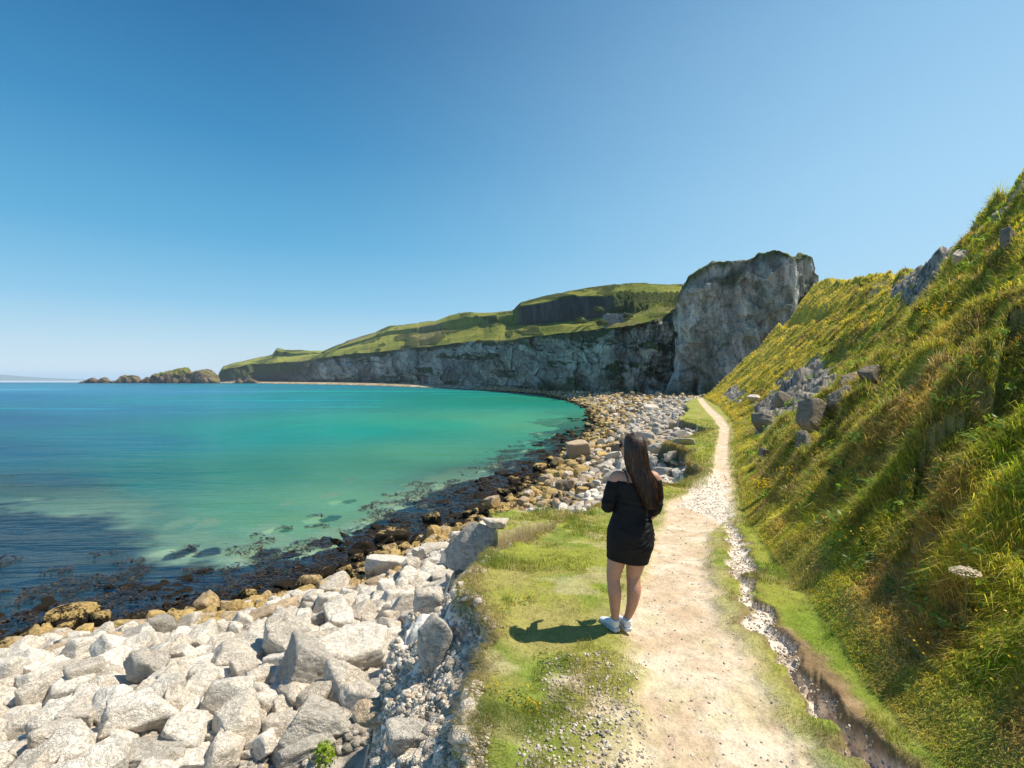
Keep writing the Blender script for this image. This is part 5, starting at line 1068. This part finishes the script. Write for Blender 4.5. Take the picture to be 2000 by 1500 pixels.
# ------------------------------------------------------------------ plants and the ruin
def leafmesh(name, rows, mat):      # rows: list of (P (n,4,3) quads, colour)
    V = np.concatenate([r[0].reshape(-1, 3) for r in rows]); C = np.concatenate([np.repeat(np.broadcast_to(r[1], (len(r[0]), 3)), 4, 0) for r in rows])
    return np_mesh(name, V, np.arange(len(V)).reshape(-1, 4), C, False, mat)
def fern(seed, R=.38, nf_=13):
    g = np.random.default_rng(seed); out = []
    for k in range(nf_):
        a = k/nf_*6.28+g.normal()*.3; L = R*g.uniform(.7, 1.15); n = 18; f = np.linspace(.08, 1, n); rise = g.uniform(.5, .9)
        px = np.cos(a)*L*f; py = np.sin(a)*L*f; pz = L*(rise+.35)*(f*1.5-f*f*.85); w_ = L*.19*np.sin(np.pi*np.clip(f*.92+.08, 0, 1))**.8; th = L*.026
        for sg in (-1, 1):
            sx, sy = -np.sin(a)*sg, np.cos(a)*sg; dx, dy = np.cos(a), np.sin(a); q = np.zeros((n, 4, 3))
            for c_, (u_, v_) in enumerate([(0, -.6), (0, .6), (1, .75), (1, .45)]):
                q[:, c_, 0] = px+sx*w_*u_+dx*th*v_+dx*w_*.25*u_; q[:, c_, 1] = py+sy*w_*u_+dy*th*v_+dy*w_*.25*u_; q[:, c_, 2] = pz-w_*.25*u_
            out.append((q, np.array([.17, .27, .03])*g.uniform(.6, 1.25)))
    return out
def bush(seed, R, n=1500, col=(.09, .13, .03), flat=.8, leaf=.07):
    g = np.random.default_rng(seed); d = g.normal(size=(n, 3)); d /= np.linalg.norm(d, axis=1)[:, None]; d[:, 2] = np.abs(d[:, 2])
    r_ = R*(.55+.45*g.uniform(size=n)**.4)*(1+.35*fbm3(d+seed, 1.8, 3, seed)); c = d*r_[:, None]*np.array([1, 1, flat]); u = g.normal(size=(n, 3)); u /= np.linalg.norm(u, axis=1)[:, None]; v = np.cross(u, d); s = R*leaf*g.uniform(.6, 1.4, n)[:, None]
    q = np.stack([c-u*s, c+v*s*.6, c+u*s, c-v*s*.6], 1); return [(q, np.array(col)[None]*g.uniform(.6, 1.5, n)[:, None])]
def plant(name, rows, px, py, label, cat, grp, scale=1., extra=None, yoff=0.):
    x, y, z = hit(px, py); o = bpy.data.objects.new(name, None) if extra else link(name, leafmesh(name, rows, M_GRASS))
    if extra:
        COL.objects.link(o); link('leaf', leafmesh('leaf', rows, M_GRASS), o)['kind'] = 'stuff'
        for nm, rw in extra: link(nm, leafmesh(nm, rw, M_GRASS), o)['kind'] = 'stuff'
    o.location = (x, y, z+yoff); o.scale = (scale,)*3; tag(o, label, cat, grp); return o
FN = [(1640, 1030, 'bright fern in the middle of the hillside grass above the yellow flower patch'), (1595, 1005, 'fern just left of the middle hillside ferns'), (1722, 965, 'fern beside the brown tussock at mid slope'), (1790, 905, 'fern below the pale dry tussock high on the slope'), (1832, 1020, 'fern above the small grey stone in the grass'), (1930, 880, 'large fern near the right border at mid height'),
      (1975, 860, 'fern touching the right border beside the large one'), (1965, 730, 'upper fern by the right border under the hump'), (1850, 800, 'fern in the centre of the upper hillside'), (1880, 742, 'fern above the central upper one'), (1745, 850, 'fern beneath the shaded shoulder of the hill'), (1690, 880, 'small fern left of the one beneath the shoulder'), (1905, 560, 'fern beside the pale ridge rock'), (1960, 560, 'fern under the round grey rock by the right border'),
      (1500, 905, 'leafy fern close to the path bend'), (1515, 940, 'second leafy fern down from the path bend'), (1870, 1240, 'dark leafy plant under the white umbrella-shaped flower'), (1985, 980, 'fern above the deep shadow at the right border'), (1940, 1110, 'fern under the deep shadow at the right border'), (1590, 940, 'fern above the yellow flowers near the path')]
for i, (px, py, lb) in enumerate(FN):
    x, y, z = hit(px, py); plant('fern', fern(500+i, 1), px, py, lb, 'fern', 'ferns on the hillside', .15+.010*y)
def flowers(seed, R, n, sz, h=.06):
    g = np.random.default_rng(seed); rad = R*np.sqrt(g.uniform(size=n)); a = g.uniform(0, 6.28, n); c = np.stack([np.cos(a)*rad, np.sin(a)*rad, h*g.uniform(.6, 1.3, n)], -1); q = []
    for k in range(3):
        u = g.normal(size=(n, 3)); u[:, 2] *= .4; u /= np.linalg.norm(u, axis=1)[:, None]; v = np.cross(u, g.normal(size=(n, 3))); v /= np.linalg.norm(v, axis=1)[:, None]; s = sz*g.uniform(.7, 1.3, n)[:, None]; q.append(np.stack([c-u*s, c+v*s, c+u*s, c-v*s], 1))
    return [(np.concatenate(q), np.array([.80, .62, .04])[None]*g.uniform(.75, 1.1, 3*n)[:, None])]
FL = [(1010, 1372, .14, 30, 'densest clump of yellow flowers, at the ledge edge near the bottom'), (962, 1352, .05, 8, 'few yellow flowers at the very lip of the ledge'), (1045, 1385, .09, 16, 'yellow flowers on the path side of the densest clump'), (1028, 1402, .08, 12, 'lowest yellow flowers on the ledge'), (1020, 1178, .16, 14, 'yellow flowers in the turf left of the woman, above her shadow'), (985, 1195, .10, 8, 'few yellow flowers beside the ledge fringe above the shadow'), (1075, 1290, .2, 7, 'sparse yellow flowers below the shadow of the woman'),
      (1508, 972, .42, 130, 'large yellow flower patch where the hill meets the path verge'), (1540, 950, .25, 50, 'upper end of the yellow patch beside the path verge'), (1655, 1080, .35, 26, 'orange-yellow flowers among the tussocks at mid slope'), (1690, 1105, .25, 14, 'few yellow flowers below the orange-yellow ones'), (1855, 632, .55, 160, 'bright yellow gorse-like patch high on the slope'), (1935, 1310, .2, 9, 'yellow flowers low on the slope near the right border'), (1790, 1345, .12, 6, 'pair of yellow heads low in the long grass'), (1965, 1395, .12, 8, 'yellow flowers in the lower right grass'), (1700, 700, .3, 20, 'yellow flowers beside the highest outcrop')]
for i, (px, py, R, n, lb) in enumerate(FL):
    x, y, z = hit(px, py)
    plant('yellow_flower_clump', bush(600+i, R*.8, 90, (.22, .30, .05), .2, .09), px, py, lb, 'wildflowers', 'yellow wildflower clumps', 1, [('blossom', flowers(620+i, R, n, max(.007, .0016*y), .05 if px < 1200 else .30))])
# white umbel
x, y, z = hit(1888, 1222); um = bpy.data.objects.new('umbel_flower', None); COL.objects.link(um); um.location = (x, y, z+.03); tag(um, 'single white umbrella-shaped flower head standing above the lower hillside grass', 'wildflower')
V, Q, T_ = limb([(0, 0, -.02, .006, .006), (.01, 0, .15, .005, .005), (.0, 0, .31, .004, .004)], (1, 0, 0), 4, 8); m = NT('green_stem'); M_STEM = m.done(m.pbsdf((.16, .20, .05), .7))
link('stem', np_mesh('stem', V, [Q, T_], None, True, M_STEM), um)
g = np.random.default_rng(3); n = 420; a = g.uniform(0, 6.28, n); rad = .085*np.sqrt(g.uniform(size=n)); c = np.stack([np.cos(a)*rad, np.sin(a)*rad, .345-.5*rad**2*8+.02*g.normal(size=n)*.3], -1); u = g.normal(size=(n, 3)); u[:, 2] *= .3; u /= np.linalg.norm(u, axis=1)[:, None]; v = np.cross(u, [0, 0, 1.])
q = np.stack([c-u*.007, c+v*.007, c+u*.007, c-v*.007], 1); link('flower_head', leafmesh('flower_head', [(q, np.array([.80, .72, .66]))], M_GRASS), um)['kind'] = 'stuff'
for k in range(12):
    a_ = k/12*6.28; V, Q, T_ = limb([(0, 0, .305, .0025, .0025), (.07*math.cos(a_), .07*math.sin(a_), .338, .002, .002)], (0, 0, 1), 2, 6); link('ray', np_mesh('ray', V, [Q, T_], None, True, M_STEM), um)
plant('weed', bush(701, .16, 260, (.28, .40, .03), 1.8, .2), 632, 1490, 'bright green leafy weed growing in the shaded rubble near the bottom', 'weed', None)
plant('weed', bush(702, .10, 220, (.38, .36, .05), 1.2, .12), 613, 1236, 'yellow-green tuft between the leaning rough slab and the flat boulder', 'weed', None)
plant('weed', bush(703, .35, 260, (.10, .26, .14), .6, .16), 1320, 903, 'bluish-green plant under the near turf overhang right of the woman', 'weed', None)
plant('weed', bush(704, .16, 240, (.36, .28, .10), .9, .14), 762, 1255, 'dry ochre tuft right of the huge pale blocky boulder', 'weed', None)
plant('weed', bush(705, .24, 400, (.26, .10, .10), 1.4, .16), 1872, 466, 'pinkish flower stalks against the sky on the hill ridge', 'weed', None)
# green weed patches on tidal rocks
for i, (px, py, R, lb) in enumerate([(330, 1152, .22, 'bright green algae spot among brown seaweed'), (218, 1222, .4, 'dull green algae beside the golden boulder'), (570, 1122, .5, 'green algae in the shallow water below the shallows'), (640, 1192, .25, 'yellow-green algae between cream boulders'), (1100, 932, .9, 'bright green algae beside the bay of dark weed'), (930, 1000, .5, 'green algae under the yellow lichened rock')]):
    plant('algae', bush(720+i, R, 500, (.16, .28, .02), .25, .10), px, py, lb, 'algae', 'green algae patches on the tide rocks', yoff=.05)
# ruined stone building on the cliff top
rb_ = bpy.data.objects.new('ruined_building', None); COL.objects.link(rb_)
d = 214.; xr0 = (1184-CX)/F*d; xr1 = (1220-CX)/F*d; W_ = xr1-xr0; hits = float(CZ+(HY-631)*d/F)
rb_.location = ((xr0+xr1)/2, d, hits); tag(rb_, 'roofless grey stone building with dark window openings on the cliff top', 'building')
m = NT('ruin_stone'); n_ = m.noise(1.5, 4, .7, m.pos()); M_RUIN = m.done(m.pbsdf(m.ramp(n_, [(.35, (.16, .15, .15)), (.55, (.34, .32, .31)), (.7, (.48, .44, .42))]), .95, m.bump(n_, .7, .3), .1))
def boxes(name, bl, mat, parent, jag=0.):
    V, Q = [], []; g = np.random.default_rng(4)
    for x0, x1, y0, y1, z0, z1 in bl:
        o = len(V); V += [(x0, y0, z0), (x1, y0, z0), (x1, y1, z0), (x0, y1, z0)]+[(a_, b_, z1+jag*g.uniform(-1, 1)) for a_, b_ in ((x0, y0), (x1, y0), (x1, y1), (x0, y1))]
        Q += [(o, o+3, o+2, o+1), (o+4, o+5, o+6, o+7), (o, o+1, o+5, o+4), (o+1, o+2, o+6, o+5), (o+2, o+3, o+7, o+6), (o+3, o, o+4, o+7)]
    return link(name, np_mesh(name, V, np.array(Q), None, False, mat), parent)
h2 = W_/2; bl = []; e = [-h2, -h2+1.0, -h2+1.7, -h2+3.0, -h2+3.7, -h2+5.0, -h2+5.8, h2]
for k in range(7):
    if k % 2 == 0: bl.append((e[k]+(.0 if k else 0), e[k+1], 0, .5, -3, 3.7))
    else: bl += [(e[k], e[k+1], .003, .497, -3, 1.2), (e[k], e[k+1], .003, .497, 2.5, 3.6)]
boxes('front_wall', bl, M_RUIN, rb_, .25); boxes('side_wall', [(-h2-.45, -h2-.003, 0, 5, -3, 3.4)], M_RUIN, rb_, .3); boxes('side_wall', [(h2+.003, h2+.45, 0, 5, -3, 4.3)], M_RUIN, rb_, .2); boxes('back_wall', [(-h2-.45, h2+.45, 5.003, 5.5, -3, 3.6)], M_RUIN, rb_, .3)
for i, (px, py, dd, R, col, lb) in enumerate([(1176, 630, 212, 2.6, (.07, .10, .025), 'rounded dark bush against the left end of the ruined building'), (1134, 626, 262, 3.2, (.08, .12, .03), 'bush standing alone before the dark quarry face'), (1226, 616, 214, 2.2, (.05, .08, .02), 'dark bush just right of the ruined building'), (1168, 604, 250, 3.0, (.06, .09, .022), 'bush behind and above the left end of the ruin'), (936, 667, 470, 3.5, (.05, .07, .02), 'small dark shrub on the rim of the long cliff')]):
    o = link('bush', leafmesh('bush', bush(800+i, R, 1600, col, .85, .08), M_GRASS)); o.location = ((px-CX)/F*dd, dd, CZ+(HY-py)/F*dd-R*.4); tag(o, lb, 'bush', 'bushes on the cliff top')
# ------------------------------------------------------------------ sea air
b0, b1, z0, z1 = -31000., 31000., -14., 175.
V = [(x, y, z) for z in (z0, z1) for x, y in ((b0, b0), (b1, b0), (b1, b1), (b0, b1))]
Q = np.array([(0, 3, 2, 1), (4, 5, 6, 7), (0, 1, 5, 4), (1, 2, 6, 5), (2, 3, 7, 6), (3, 0, 4, 7)])
m = NT('haze'); v = m.n('ShaderNodeVolumePrincipled'); v.inputs['Color'].default_value = (.72, .85, 1, 1); v.inputs['Density'].default_value = .00008; v.inputs['Anisotropy'].default_value = .2
m.l(v.outputs[0], m.out.inputs['Volume'])
tag(link('haze', np_mesh('haze', V, Q, None, False, m.m)), None, None, None, 'stuff')
